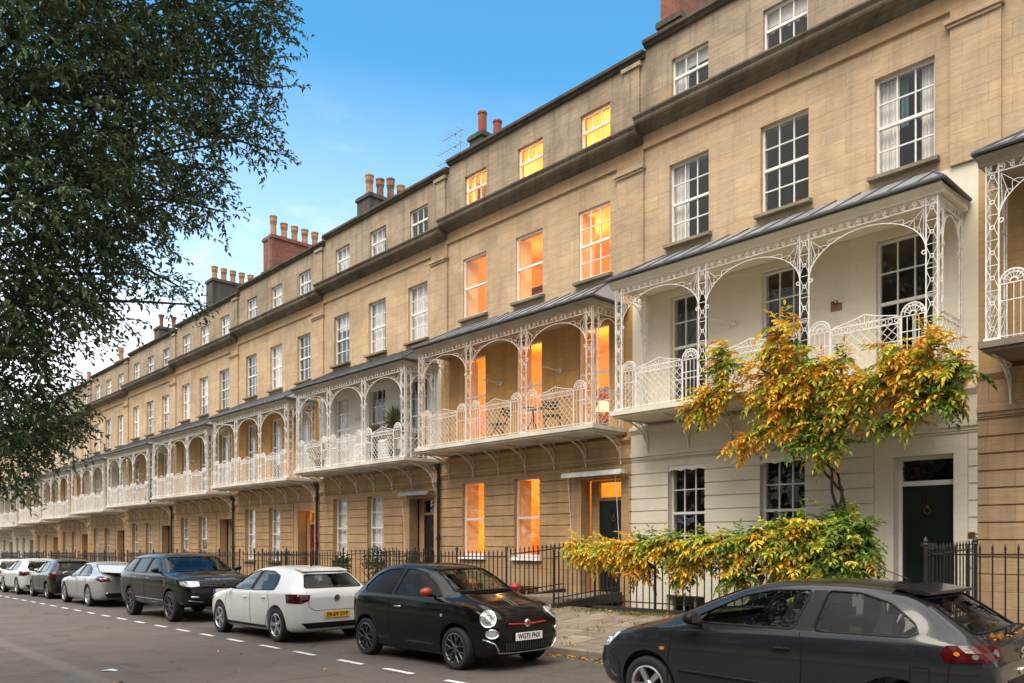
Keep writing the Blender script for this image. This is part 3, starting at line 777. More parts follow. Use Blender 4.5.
# ---------------------------------------------------------------- ground, road, pavement
SL = .0122
def zr(x): return -1.864+SL*(max(-260, min(120, x))+10.5)          # road level
KY0, KY1, FY = 9.15, 9.30, 12.85                                     # kerb, fence line
def zp(x, y=FY): return zr(x)+.12+.078*(y-KY1)                      # pavement level
def strip(name, m, xs, cols, kind='structure'):
    """sheet over stations xs; cols = [(y, zfun)]"""
    b = MB()
    for i in range(len(xs)-1):
        for j in range(len(cols)-1):
            (ya, za), (yb, zb) = cols[j], cols[j+1]; a, c = xs[i], xs[i+1]
            b.face([(a,ya,za(a)),(c,ya,za(c)),(c,yb,zb(c)),(a,yb,zb(a))])
    o = b.build(name, m); o['kind'] = kind; return o
def road_mat():
    t = NT('asphalt'); p = t.pos()
    sp = t.n('ShaderNodeSeparateXYZ'); t.set(sp.inputs[0], p)
    fine = t.noise(p, 60, 5, .8); mid = t.noise(p, 1.1, 6, .6); big = t.noise(t.scale(p, (.16, 1, 1)), .8, 5, .55)
    c = t.ramp(fine, [(.28, (.034,.031,.028)), (.5, (.078,.070,.062)), (.74, (.21,.19,.168))])
    c = t.mix(t.math('MULTIPLY', t.ramp(mid, [(.4,(0,0,0)),(.7,(1,1,1))]), .35), c, (.036,.033,.030))
    c = t.mix(t.math('MULTIPLY', t.ramp(big, [(.42,(0,0,0)),(.66,(1,1,1))]), .40), c, (.115,.095,.075))
    # carriageway is browner than the parking bays; an old trench line runs along it
    y = sp.outputs[1]
    yy = t.math('ADD', y, t.math('MULTIPLY', t.noise(p, .5, 2), .5))
    lane = t.ramp(t.math('MULTIPLY', yy, .1), [(.60,(1,1,1)),(.70,(0,0,0))])
    c = t.mix(t.math('MULTIPLY', lane, .42), c, (.115,.09,.07))
    tr = t.ramp(t.math('MULTIPLY', t.math('ADD', y, t.math('MULTIPLY', t.noise(p, .9, 2), .12)), .1), [(.305,(0,0,0)),(.312,(1,1,1)),(.330,(1,1,1)),(.337,(0,0,0))])
    c = t.mix(t.math('MULTIPLY', tr, .35), c, (.19,.165,.14))
    oil = t.ramp(t.noise(t.scale(p, (.5,1.2,1)), 1.3, 4, .6), [(.62,(0,0,0)),(.72,(1,1,1))])
    c = t.mix(t.math('MULTIPLY', oil, .5), c, (.022,.021,.02))
    pt = t.n('ShaderNodeTexBrick'); t.set(pt.inputs['Vector'], t.mix(.06, t.scale(p, (.22,.5,1)), t.n('ShaderNodeTexNoise').outputs['Color'])); pt.inputs['Scale'].default_value = 1; pt.inputs['Brick Width'].default_value = 1.3; pt.inputs['Row Height'].default_value = .9; pt.inputs['Mortar Size'].default_value = .006; pt.inputs['Bias'].default_value = -.5
    pt.inputs['Color1'].default_value = (0,0,0,1); pt.inputs['Color2'].default_value = (1,1,1,1); pt.inputs['Mortar'].default_value = (0,0,0,1)
    c = t.mix(t.math('MULTIPLY', pt.outputs['Color'], .35), c, (.040,.036,.032)); c = t.mix(t.math('MULTIPLY', pt.outputs['Fac'], .45), c, (.018,.017,.016))
    crk = t.n('ShaderNodeTexVoronoi', feature='DISTANCE_TO_EDGE'); t.set(crk.inputs['Vector'], t.mix(.12, p, t.n('ShaderNodeTexNoise').outputs['Color'])); crk.inputs['Scale'].default_value = .55
    cm = t.ramp(crk.outputs['Distance'], [(.0,(1,1,1)),(.012,(0,0,0))])
    c = t.mix(t.math('MULTIPLY', cm, t.math('MULTIPLY', t.ramp(mid, [(.45,(0,0,0)),(.55,(1,1,1))]), .7)), c, (.015,.014,.013))
    t.bump(t.math('ADD', fine, t.math('MULTIPLY', mid, .8)), .55, .012)
    return t.fin(c, t.ramp(mid, [(.3,(.62,.62,.62)),(.7,(.85,.85,.85))]), 0, .35)
def flag_mat():
    t = NT('flagstones'); p = t.pos()
    br = t.n('ShaderNodeTexBrick'); 
    wob = t.n('ShaderNodeTexNoise'); t.set(wob.inputs['Vector'], p); wob.inputs['Scale'].default_value = 2.2
    v = t.mix(.03, p, wob.outputs['Color'])
    rot = t.n('ShaderNodeMapping'); t.set(rot.inputs['Vector'], v); rot.inputs['Rotation'].default_value = (0,0,R(90)); rot.inputs['Location'].default_value = (.3,.1,0)
    t.set(br.inputs['Vector'], rot.outputs[0])
    br.inputs['Color1'].default_value = (0,0,0,1); br.inputs['Color2'].default_value = (1,1,1,1); br.inputs['Scale'].default_value = 1
    br.inputs['Brick Width'].default_value = .92; br.inputs['Row Height'].default_value = .64; br.inputs['Mortar Size'].default_value = .016; br.inputs['Mortar Smooth'].default_value = .2
    n1 = t.noise(p, 1.6, 7, .65); n2 = t.noise(p, 22, 4, .65)
    c = t.ramp(n1, [(.3, (.125,.095,.07)), (.5, (.23,.185,.14)), (.72, (.36,.30,.24))])
    c = t.mix(t.math('MULTIPLY', br.outputs['Color'], .40), c, (.12,.093,.072))
    c = t.mix(t.math('MULTIPLY', t.ramp(n2, [(.4,(0,0,0)),(.7,(1,1,1))]), .3), c, (.10,.08,.06))
    moss = t.ramp(t.noise(p, 3.1, 5, .6), [(.50,(0,0,0)),(.62,(1,1,1))])
    jn = t.mix(moss, (.035,.029,.023), (.075,.088,.025))
    c = t.mix(t.math('MULTIPLY', br.outputs['Fac'], .85), c, jn)
    t.bump(t.math('ADD', t.math('MULTIPLY', br.outputs['Fac'], -1.2), t.math('ADD', n1, t.math('MULTIPLY', n2, .4))), .6, .02)
    return t.fin(c, .8, 0, .3)
M['road'] = road_mat(); M['flag'] = flag_mat()
M['kerb'] = stone('kerb_stone', (.26,.22,.175), (.16,.135,.11), (.055,.047,.04), 1.1, 3., .6, .4, .008, 41.)
M['earth'] = plain('bare_earth', (.10,.08,.055), .95, 0, .35, 2, .4)
M['lawn'] = plain('lawn_grass', (.055,.085,.025), .9, 0, .4, 4, .5)
M['mark'] = plain('worn_road_paint', (.62,.60,.56), .6, 0, .25, 16)
XS = [-1200, -260, -180, -140, -110, -90, -75, -60, -50, -40, -30, -20, -12, -4, 4, 12, 30, 120, 1200]
pit = lambda x: zr(x)-1.9
strip('ground', M['earth'], XS, [(-1200, lambda x: zr(x)-.03), (FY-.02, lambda x: zr(x)-.03), (FY, pit), (15.2, pit), (15.21, lambda x: zr(x)-.5), (1200, lambda x: zr(x)-.5)])
XR = [x for x in XS if -270 < x < 130]
strip('road', M['road'], XR, [(1.2, zr), (KY0, zr)])
strip('kerb', M['kerb'], XR, [(KY0, lambda x: zr(x)-.02), (KY0+.012, lambda x: zp(x, KY1)-.012), (KY0+.03, lambda x: zp(x, KY1)), (KY1, lambda x: zp(x, KY1))])
strip('pavement', M['flag'], XR, [(KY1, lambda x: zp(x, KY1)-.05), (KY1+.006, lambda x: zp(x, KY1)-.004), (FY+.08, lambda x: zp(x, FY+.08)-.004), (FY+.082, pit)])
strip('kerb_opposite', M['kerb'], XR, [(1.05, lambda x: zr(x)+.12), (1.17, lambda x: zr(x)+.12), (1.19, lambda x: zr(x)+.108), (1.2, lambda x: zr(x)-.02)])
strip('pavement_opposite', M['flag'], XR, [(-1.3, lambda x: zr(x)+.14), (1.045, lambda x: zr(x)+.116), (1.05, lambda x: zr(x)+.05)])
strip('lawn', M['lawn'], XR, [(-90, lambda x: zr(x)+.35), (-1.6, lambda x: zr(x)+.16), (-1.31, lambda x: zr(x)+.10)])
b = MB()
for k in range(-6, 60):
    x = -10.47-1.345*k; y = 6.4; q = random.Random(k); x += q.uniform(-.06,.06)
    if -11 < x+4.2 < 6.6 and k < -3: pass
    l = .33+q.uniform(-.03,.03); n = 8
    top = [(x-l+2*l*i/n, y-.045+q.uniform(-.006,.006)) for i in range(n+1)]; bot = [(x+l-2*l*i/n, y+.045+q.uniform(-.006,.006)) for i in range(n+1)]
    for i in range(n):
        (xa, ya), (xb, yb) = top[i], top[i+1]; yc = bot[n-i-1][1]; yd = bot[n-i][1]
        b.face([(xa,ya,zr(xa)+.005),(xb,yb,zr(xb)+.005),(xb,yc,zr(xb)+.005),(xa,yd,zr(xa)+.005)])
o = b.build('road_marking', M['mark']); o['kind'] = 'structure'
# litter on the carriageway
b = MB(); q = random.Random(4)
px_, py_ = -12.2, 3.5
pts = [(-.18,-.05,.006),(-.02,-.07,.02),(.17,-.03,.008),(.20,.05,.012),(.03,.06,.03),(-.16,.055,.008)]
cen = (0,0,.028)
pts = [(a*.6,b_*.6,c) for a,b_,c in pts]
for i in range(6): b.face([cen, pts[i], pts[(i+1)%6]]); b.face([(0,0,.024), tuple(c-.003 if k==2 else c for k,c in enumerate(pts[(i+1)%6])), tuple(c-.003 if k==2 else c for k,c in enumerate(pts[i]))])
o = b.build('paper_litter', plain('pale_blue_paper', (.55,.72,.78), .7, 0, .1, 8), loc=(px_, py_, zr(px_))); o.rotation_euler[2] = R(48); tag(o, 'scrap of pale blue paper lying alone on the road', 'litter')

# ---------------------------------------------------------------- railings
def pickets(m, a, b_, zf, h, sp=.16, tip=True):
    """vertical bars from a to b (xy), base height function zf"""
    a, b_ = Vector(a), Vector(b_); L = (b_-a).length; n = max(1, round(L/sp))
    for k in range(n+1):
        p = a+(b_-a)*k/n; z = zf(p); 
        m.tube([(p.x,p.y,z+.02),(p.x,p.y,z+h-.10)], .0125, 4)
        m.tube([(p.x,p.y,z+h-.115),(p.x,p.y,z+h-.075),(p.x,p.y,z+h)], [.011,.021,.002], 4)
        m.tube([(p.x,p.y,z+h-.135),(p.x,p.y,z+h-.118)], .02, 4)
def railrun(root, a, b_, zf, h, plinth=True, posts=(), sp=.16):
    av, bv = Vector(a), Vector(b_); d = (bv-av).normalized(); nrm = Vector((-d.y, d.x))
    m = MB(); pickets(m, a, b_, zf, h, sp); m.build('bars', M['iron_black'], root)
    m = MB(); N = 10
    for z in (h-.16, .14): m.tube([(p.x, p.y, zf(p)+z) for p in (av+(bv-av)*k/N for k in range(N+1))], .0165, 4)
    m.build('rail', M['iron_black'], root)
    if plinth:
        m = MB()
        for k in range(N):
            p, q = av+(bv-av)*k/N, av+(bv-av)*(k+1)/N; zp_, zq = zf(p), zf(q); e = nrm*.085
            A, B_, C_, D_ = p-e, q-e, q+e, p+e
            lo, hi = -.16, .02
            m.face([(A.x,A.y,zp_+hi),(B_.x,B_.y,zq+hi),(C_.x,C_.y,zq+hi),(D_.x,D_.y,zp_+hi)])
            m.face([(A.x,A.y,zp_+lo),(B_.x,B_.y,zq+lo),(B_.x,B_.y,zq+hi),(A.x,A.y,zp_+hi)]); m.face([(D_.x,D_.y,zp_+hi),(C_.x,C_.y,zq+hi),(C_.x,C_.y,zq+lo),(D_.x,D_.y,zp_+lo)])
            m.face([(A.x,A.y,zp_+lo),(D_.x,D_.y,zp_+lo),(C_.x,C_.y,zq+lo),(B_.x,B_.y,zq+lo)])
            if k == 0: m.face([(A.x,A.y,zp_+lo),(A.x,A.y,zp_+hi),(D_.x,D_.y,zp_+hi),(D_.x,D_.y,zp_+lo)])
            if k == N-1: m.face([(B_.x,B_.y,zq+hi),(B_.x,B_.y,zq+lo),(C_.x,C_.y,zq+lo),(C_.x,C_.y,zq+hi)])
        m.build('plinth', M['plinth'], root)
    for t in posts:
        p = av+(bv-av)*t; m = MB(); z = zf(p)
        m.tube([(p.x,p.y,z+.0),(p.x,p.y,z+h-.01)], .026, 8)
        m.lathe([(.0,h-.02),(.034,h-.015),(.04,h+.0),(.03,h+.02),(.038,h+.05),(.022,h+.09),(.0,h+.12)], 10, (p.x,p.y,z)); m.build('post', M['iron_black'], root)
M['plinth'] = plain('blackened_plinth_stone', (.026,.024,.023), .7, 0, .4, 5, .3)
rl = {0: 'black iron railings under the overhanging wisteria, before the cream house', 1: 'black iron railings before the orange lit ground floor windows',
      2: 'black iron railings with leafy shrubs standing behind them', 3: 'black iron railings before the house with the red door',
      -1: 'black iron railings with a stout gate post, rightmost in the picture'}
for n in range(-1, 12):
    X = X0-W*n; h = {0: 1.02, -1: 1.28}.get(n, 1.22)
    lab = rl.get(n, 'black iron railings before the %s house counting from the red-doored one' % ['first','second','third','fourth','fifth','sixth','seventh','eighth'][min(7, max(0,n-4))] if n >= 4 else '')
    root = thing('railings', lab, 'railings', (X, FY, 0), 0, 'area railings along the pavement')
    zf = lambda p, X=X: zp(X+p.x, FY)+.05
    dzn = -.17*max(0, n-1); zl = -1.33+dzn+ (.2 if n < 0 else 0)
    if n == 0:
        railrun(root, (.35,0), (5.0,0), zf, h, posts=(0,.34,.68,1.)); xr_, xl_ = 7.1, 5.0
    elif n == -1:
        railrun(root, (-.35,0), (5.0,0), zf, h, posts=(.11,.5,1.)); xr_, xl_ = 7.1, 5.0
    else:
        railrun(root, (-.55,0), (5.0,0), zf, h, posts=(0,.33,.66,1.)); xr_, xl_ = 6.85, 5.0
    z0 = zp(X+6, FY)+.06
    for xx in (xl_, xr_):
        f = lambda p, z0=z0, zl=zl: z0+(zl+.06-z0)*min(1, max(0, (p.y+.3)/2.2))
        railrun(root, (xx, -.28 if xx == xr_ else .14), (xx, 2.0), f, h+(.26 if n == 0 and xx == xr_ else .0), posts=(0,) if xx == xr_ else (), sp=.15)
# ---------------------------------------------------------------- foliage
def leaf_mat(name, trans=.35, rough=.5):
    t = NT(name); t.t.nodes.remove(t.b)
    at = t.n('ShaderNodeAttribute'); at.attribute_name = 'leaf'
    nf = t.noise(t.pos(), 30, 2)
    hs = t.n('ShaderNodeHueSaturation'); t.set(hs.inputs['Color'], at.outputs['Color']); t.set(hs.inputs['Value'], t.math('ADD', t.math('MULTIPLY', nf, .5), .75))
    df = t.n('ShaderNodeBsdfPrincipled'); t.set(df.inputs['Base Color'], hs.outputs[0]); df.inputs['Roughness'].default_value = rough; df.inputs['Specular IOR Level'].default_value = .35
    tl = t.n('ShaderNodeBsdfTranslucent'); t.set(tl.inputs[0], hs.outputs[0])
    mx = t.n('ShaderNodeMixShader'); mx.inputs[0].default_value = trans
    t.t.links.new(df.outputs[0], mx.inputs[1]); t.t.links.new(tl.outputs[0], mx.inputs[2]); t.t.links.new(mx.outputs[0], t.out.inputs[0])
    return t.m
class Leaves:
    def __init__(s): s.v = []; s.f = []; s.c = []
    def leaf(s, p, d, up, L, w, col, fold=.25):
        """one folded leaf: two quads about the midrib, pointed tip"""
        side = d.cross(up)
        if side.length < 1e-5: side = d.orthogonal()
        side.normalize(); nrm = side.cross(d)
        n = len(s.v); m1 = p+d*(L*.42)+nrm*(L*.04); tip = p+d*L-nrm*(L*.08)
        s.v += [p, m1+side*w*.5+nrm*w*fold, tip, m1-side*w*.5+nrm*w*fold]
        s.f += [(n, n+1, n+2), (n, n+2, n+3)]; s.c += [col, col]
    def compound(s, p, d, L, nl, ll, lw, colf, q, droop=.5):
        """pinnate leaf: leaflets in pairs along a drooping rachis"""
        d = d.normalized(); pos = p.copy(); dirn = d.copy(); st = L/(nl/2+1)
        for k in range(nl//2+1):
            dirn = (dirn+Vector((0,0,-droop*st*3.2))).normalized(); pos = pos+dirn*st
            up = Vector((q.uniform(-.3,.3), q.uniform(-.3,.3), 1)).normalized()
            side = dirn.cross(up)
            if side.length < 1e-4: side = dirn.orthogonal()
            side.normalize()
            if k == nl//2: s.leaf(pos, dirn, up, ll, lw, colf()); break
            for sg in (-1, 1):
                ld = (side*sg+dirn*.55+Vector((0,0,-.35*q.random()-.1))).normalized()
                s.leaf(pos, ld, up, ll*q.uniform(.8,1.15), lw, colf())
    def build(s, name, m, parent=None, loc=(0,0,0)):
        me = bpy.data.meshes.new(name); me.from_pydata([tuple(a) for a in s.v], [], s.f)
        a = me.attributes.new('leaf', 'FLOAT_COLOR', 'FACE')
        a.data.foreach_set('color', [x for c in s.c for x in (c[0], c[1], c[2], 1.)])
        me.update(); return link(name, me, m, parent, loc)
def jit(c, q, v=.25): k = 1+q.uniform(-v, v); return tuple(max(0, x*k*(1+q.uniform(-.08,.08))) for x in c)
M['leaf_w'] = leaf_mat('wisteria_leaf', .38, .55); M['leaf_t'] = leaf_mat('tree_leaf', .22, .36); M['leaf_s'] = leaf_mat('shrub_leaf', .2, .4)
M['bark'] = plain('bark', (.105,.082,.06), .95, 0, .45, 9, .9); M['bark_d'] = plain('dark_bark', (.045,.037,.03), .95, 0, .4, 6, .9)

F_, HOR = 786., 540.; BB = math.atan(F_/737); CB, SB = math.cos(BB), math.sin(BB)
def P3(px, py, Y):
    t = (px-512)/F_; r = CB+t*SB; z = Y/r
    return Vector((z*(t*CB-SB), Y, (HOR-py)/F_*z))
OR, YE, LI, GR, DG = (.70,.35,.04), (.80,.57,.07), (.52,.54,.08), (.18,.28,.045), (.055,.10,.02)
def wisteria():
    q = random.Random(12)
    root = thing('wisteria', 'old wisteria turning orange and yellow, sprawling over the railings and up to the cream balcony', 'climbing plant', (-7.1, 13.2, zp(-7,13.2)-.2))
    off = -Vector(root.location)
    tr = MB()
    def limb(pts, r0, r1, sides=7, wob=.02):
        P = [Vector(p) for p in pts]; out = []; rr = []
        for i in range(len(P)-1):
            for k in range(5):
                t = k/5; out.append(P[i].lerp(P[i+1], t)+Vector((q.uniform(-wob,wob), q.uniform(-wob,wob), q.uniform(-wob,wob))))
        out.append(P[-1]); n = len(out)
        tr.tube([p+off for p in out], [r0+(r1-r0)*i/(n-1) for i in range(n)], sides)
    base = Vector((-7.15, 13.12, zp(-7.1)-.45))
    # two stout twisted stems at the railings
    limb([base, base+Vector((-.10,-.05,.75)), base+Vector((.12,.0,1.25)), base+Vector((.35,.05,1.7))], .13, .07, 9, .03)
    limb([base+Vector((-.42,.05,0)), base+Vector((-.36,.0,.7)), base+Vector((-.15,-.05,1.2)), base+Vector((-.4,-.1,1.65))], .11, .05, 9, .03)
    limb([base+Vector((.3,.1,.0)), base+Vector((.38,.2,.9)), base+Vector((.62,.5,1.6)), P3(842,515,14.3)], .10, .075, 9, .03)
    # plaited stems up to the balcony
    A = P3(842,515,14.3)
    for k, ph in enumerate((0, 2.1, 4.2)):
        path = [A, P3(838,490,14.3), P3(831,472,14.25), P3(820,455,14.2), P3(815,437,14.1), P3(818,420,13.95)]
        pts = [p+Vector((.12*math.cos(ph+i*1.5), .06*math.sin(ph+i*1.5), 0)) for i, p in enumerate(path)]
        limb(pts, .027, .018, 6, .012)
    T = P3(818,420,13.95)
    def cols(mix):
        return lambda: jit(q.choices((OR,YE,LI,GR,DG), mix)[0], q, .3)
    lv = Leaves()
    def spray(pts, rad, n, mix, dens=1.05, L=(.30,.50)):
        P = [Vector(p) for p in pts]
        limb(P, .022, .008, 5, .03)
        for i in range(int(n*dens)):
            t = q.random()*(len(P)-1); k = min(int(t), len(P)-2); c = P[k].lerp(P[k+1], t-k)
            rr = rad*(q.random()**.6); th = q.random()*6.283; ph = q.uniform(-1,1)
            o = Vector((math.cos(th)*math.sqrt(1-ph*ph), math.sin(th)*math.sqrt(1-ph*ph)*.75, ph*.8))*rr
            # clumped colours: noise picks which colour leads here
            nz = noise.noise((c+o)*1.6+Vector((3,1,7)))
            mm = [mix[0]*(.8+max(0,nz)*1.6), mix[1]*(1+max(0,nz)*1.5), mix[2]*1.1, mix[3]*(1+max(0,-nz)*3), mix[4]*(1+max(0,-nz)*2)]
            lead = q.choices((OR,YE,LI,GR,DG), mm)[0]
            cf = lambda lead=lead: jit(lead, q, .28)
            dd = Vector((o.x*1.2+q.uniform(-.3,.3), o.y-.25+q.uniform(-.3,.3), q.uniform(-.35,.35)))
            lv.compound(c+o+off, dd, q.uniform(*L), q.choice((11,13,13,15)), q.uniform(.10,.15), q.uniform(.046,.064), cf, q, q.uniform(.5,1.1))
    o_ = [2.6,4.2,1.8,.8,.2]; g_ = [.3,1.0,2.4,3.4,1.2]; y_ = [.9,4,2.8,.9,.1]; mix_ = [1.4,2.6,2.2,2,.5]
    Y = 13.62
    # upper growth, woven through the balcony front
    spray([T, P3(795,405,Y), P3(780,375,Y), P3(777,345,Y), P3(781,322,Y)], .36, 130, o_)
    spray([P3(790,350,Y), P3(800,365,Y), P3(812,380,Y)], .24, 45, mix_)
    spray([P3(790,390,Y), P3(755,365,Y), P3(725,362,Y), P3(725,350,Y)], .2, 34, mix_)
    spray([P3(740,385,Y), P3(715,392,Y), P3(703,402,Y), P3(700,410,Y)], .25, 95, o_)
    spray([P3(725,352,Y), P3(722,372,Y)], .17, 28, y_)
    spray([T, P3(785,425,Y), P3(760,435,Y), P3(742,440,Y)], .24, 85, [3.4,3,1.3,.9,.2])
    spray([P3(800,410,Y), P3(770,405,Y), P3(765,395,Y)], .25, 60, o_)
    spray([T, P3(822,425,Y), P3(845,420,Y), P3(860,405,Y)], .30, 90, [.6,1.4,2.4,3,.8])
    spray([P3(800,440,Y), P3(815,447,Y), P3(838,447,Y)], .24, 55, g_)
    spray([P3(850,410,Y), P3(872,385,Y), P3(895,360,Y), P3(893,348,Y)], .25, 80, o_)
    spray([P3(880,385,Y), P3(910,375,Y), P3(925,350,Y), P3(932,340,Y)], .24, 75, o_)
    spray([P3(905,385,Y), P3(912,400,Y), P3(920,395,Y)], .20, 40, [4,2,.6,.3,.1])
    spray([P3(920,380,Y), P3(940,368,Y), P3(958,366,Y), P3(968,372,Y)], .20, 60, [1,1.8,2,2.2,.8])
    spray([P3(935,395,Y), P3(948,400,Y), P3(958,390,Y)], .18, 50, g_)
    spray([P3(880,420,Y), P3(905,418,Y), P3(940,405,Y)], .13, 30, g_)
    spray([P3(845,355,Y), P3(838,380,Y), P3(830,395,Y)], .16, 28, y_)
    spray([P3(815,365,Y), P3(835,372,Y)], .2, 40, o_)
    # lower growth over the railings
    Y2 = 12.92
    sp0 = spray
    def spray(*a, **k): sp0(*a, dens=1.5, **k)
    spray([P3(800,545,13.2), P3(770,542,Y2), P3(735,545,Y2), P3(705,545,Y2)], .30, 120, [.4,1.4,2.8,3.2,.6])
    spray([P3(720,545,Y2), P3(690,542,Y2), P3(665,545,Y2), P3(645,545,Y2)], .28, 105, [.9,2.6,2.8,1.8,.3])
    spray([P3(660,548,Y2), P3(630,550,Y2), P3(605,552,Y2), P3(585,555,Y2)], .24, 120, [2.2,3.8,1.8,.4,.05])
    spray([P3(612,550,Y2), P3(590,548,Y2), P3(577,545,Y2)], .17, 40, [1.2,4,2,.3,.05])
    spray([P3(690,560,Y2), P3(685,572,Y2)], .22, 45, [1.6,2,1.8,2,.5]); spray([P3(735,565,Y2), P3(740,580,Y2)], .2, 40, [1.4,1.6,1.8,2,.5]); spray([P3(645,560,Y2), P3(640,572,Y2)], .16, 32, [3,3,1,.3,.05])
    spray([P3(800,530,13.2), P3(790,550,13.0), P3(795,575,12.95)], .32, 120, [1.7,2,1.8,1.8,.6])
    spray([P3(770,535,13.1), P3(810,525,13.1)], .25, 55, [1.,1.8,2.4,1.6,.4])
    spray([P3(835,525,13.6), P3(845,540,13.4), P3(850,560,13.2)], .40, 190, [.15,.35,1.4,4,2.6])
    spray([P3(820,560,13.0), P3(840,575,13.0)], .30, 80, [.8,.9,1.2,2.4,1.8])
    spray([P3(855,530,13.6), P3(868,545,13.5)], .16, 26, [.2,.4,1.4,3,1.5])
    spray([P3(840,515,14.2), P3(855,512,14.1)], .15, 18, g_)
    tr.build('stem', M['bark'], root, smooth=True); lv.build('foliage', M['leaf_w'], root)
wisteria()

def big_tree():
    q = random.Random(5)
    base = Vector((-12.6, -1.2, zr(-12.6)+.12))
    root = thing('evergreen_tree', 'large dark evergreen tree leaning into the top left over the road', 'tree', base)
    off = -base
    tr = MB()
    def limb(P, r0, r1, sides=8):
        P = [Vector(p) for p in P]; out = []
        for i in range(len(P)-1):
            for k in range(5):
                t = k/5; a = P[max(i-1,0)]; b = P[i]; c = P[i+1]; d = P[min(i+2,len(P)-1)]
                out.append(.5*((2*b)+(c-a)*t+(2*a-5*b+4*c-d)*t*t+(3*b-a-3*c+d)*t**3))
        out.append(P[-1]); n = len(out)
        tr.tube([p+off for p in out], [r0+(r1-r0)*i/(n-1) for i in range(n)], sides)
    fork = base+Vector((.2,.3,3.0))
    limb([base-Vector((0,0,.3)), base+Vector((.0,.05,1.2)), fork, base+Vector((.3,.6,5.5)), base+Vector((.2,.8,8.5))], .32, .10, 12)
    def PD(px, py, z):
        t = (px-512)/F_; return Vector((z*(t*CB-SB), z*(CB+t*SB), (HOR-py)/F_*z))
    lobes = [(0,20,9.0,1.5),(90,10,9.8,1.3),(170,5,10.6,1.0),(225,10,11.2,.70),(255,4,11.4,.34),(272,22,11.5,.16),(60,110,9.3,1.40),(145,90,10.4,.95),(205,75,11,.66),(240,55,11.3,.34),(266,60,11.4,.18),(278,88,11.5,.10),
             (5,200,9.0,1.3),(80,200,9.8,1.0),(140,165,10.5,.72),(185,140,11,.50),(225,115,11.2,.38),(258,120,11.3,.20),(205,170,11,.26),(240,142,11.2,.16),(268,150,11.3,.10),
             (10,295,9,.95),(75,270,9.9,.68),(120,235,10.6,.52),(165,205,10.9,.38),(200,205,11.1,.20),(222,212,11.2,.12),(140,275,10.8,.30),(175,285,11,.16),(190,305,11,.09),
             (-10,375,9,.70),(35,318,9.6,.42),(85,308,10.3,.26),(120,318,10.4,.14),(5,430,9.2,.52),(48,415,10,.30),(-8,465,9.1,.35),(75,418,10.3,.16),(40,445,10,.20)]
    out = [(-150,-80,9,2.4),(-160,150,8.6,2.2),(60,-150,9.5,2.2),(200,-130,10.5,1.6),(-190,-350,9,2.4),(-40,-320,9.5,2.0)]
    lv = Leaves()
    cols = ((.065,.120,.050), (.048,.092,.042), (.098,.150,.064), (.15,.195,.11))
    brown = (.085,.065,.028)
    def sprig(c, d, n, L):
        d = d.normalized(); p = c.copy(); 
        for k in range(n):
            d = (d+Vector((q.uniform(-.25,.25), q.uniform(-.25,.25), q.uniform(-.3,.12)))).normalized(); p = p+d*L*.42
            ld = (d*.6+Vector((q.uniform(-1,1), q.uniform(-1,1), q.uniform(-.8,.6)))).normalized()
            col = brown if q.random() < .04 else q.choice(cols)
            lv.leaf(p+off, ld, Vector((q.uniform(-.5,.5), q.uniform(-.5,.5), 1)).normalized(), L*q.uniform(.75,1.2), L*.46, jit(col, q, .3), .18)
    mid = PD(40,120,9.4)
    for li, (x, y, z, r) in enumerate(lobes+out):
        c = PD(x, y, z)
        st = base+Vector((.25,.6,q.uniform(3.0,7.5)))
        k = (c-st); limb([st, st+k*.35+Vector((0,0,.35)), st+k*.75+Vector((q.uniform(-.2,.2),q.uniform(-.2,.2),.2)), c+k.normalized()*r*.4], .035+.03*r, .012, 6)
        N = int((370 if li < len(lobes) else 120)*r*r+30*r+8); N = int(N*(1.5 if x < 60 and y > 280 else 1.))
        for i in range(N):
            v = Vector((q.gauss(0,1), q.gauss(0,1), q.gauss(0,1))).normalized()
            rr = r*(q.random()**.42)*(1+.22*noise.noise(c+v*2.1)); o = v*rr; o.z *= .85
            d = (v+k.normalized()*.5)
            if li < len(lobes) and noise.noise((c+o)*1.7) < -.22+.3*(rr/r-.8): continue
            sprig(c+o, d, 8 if li < len(lobes) else 6, (.08 if r < .5 else q.choice((.075,.09,.11))) if li < len(lobes) else .13)
        for i in range(int(7*r)+2):          # twigs breaking the outline
            v = (Vector((q.gauss(0,1), q.gauss(0,1), q.gauss(0,.8))).normalized()+k.normalized()*.5).normalized()
            a = c+v*r*.8; b_ = c+v*(r+.28)+Vector((0,0,-.08)); tr.tube([a+off, b_+off], [.008,.003], 4)
            for t in (.2,.45,.7,.95): sprig(a.lerp(b_, t), v+Vector((0,0,-.1)), 4, .085)
    tr.build('trunk', M['bark_d'], root, smooth=True)
    lv.build('crown', M['leaf_t'], root)
big_tree()

def garden_mass():
    """trees of the communal garden behind the camera: one far-off mass, seen only in window reflections"""
    q = random.Random(9); lv = Leaves()
    for k in range(20):
        c = Vector((-95+k*9+q.uniform(-3,3), -18+q.uniform(-5,3), -1.5)); R_ = q.uniform(4,6); H_ = q.uniform(8,12)
        if k > 14: c = Vector((-16+6.5*(k-15), -12.5+q.uniform(-1,1), 0)); H_ = 9.5; R_ = 4.4
        for i in range(620):
            v = Vector((q.gauss(0,1), q.gauss(0,1), q.gauss(0,1))).normalized(); p = c+Vector((v.x*R_, v.y*R_, H_*.55+v.z*H_*.62-1.2))*1
            lv.leaf(p, Vector((q.uniform(-1,1), q.uniform(-1,1), q.uniform(-1,.3))).normalized(), Vector((0,0,1)), q.uniform(.7,1.3), .8, jit((.035,.05,.02), q, .4))
    o = lv.build('woodland', M['leaf_t']); o['kind'] = 'stuff'
garden_mass()

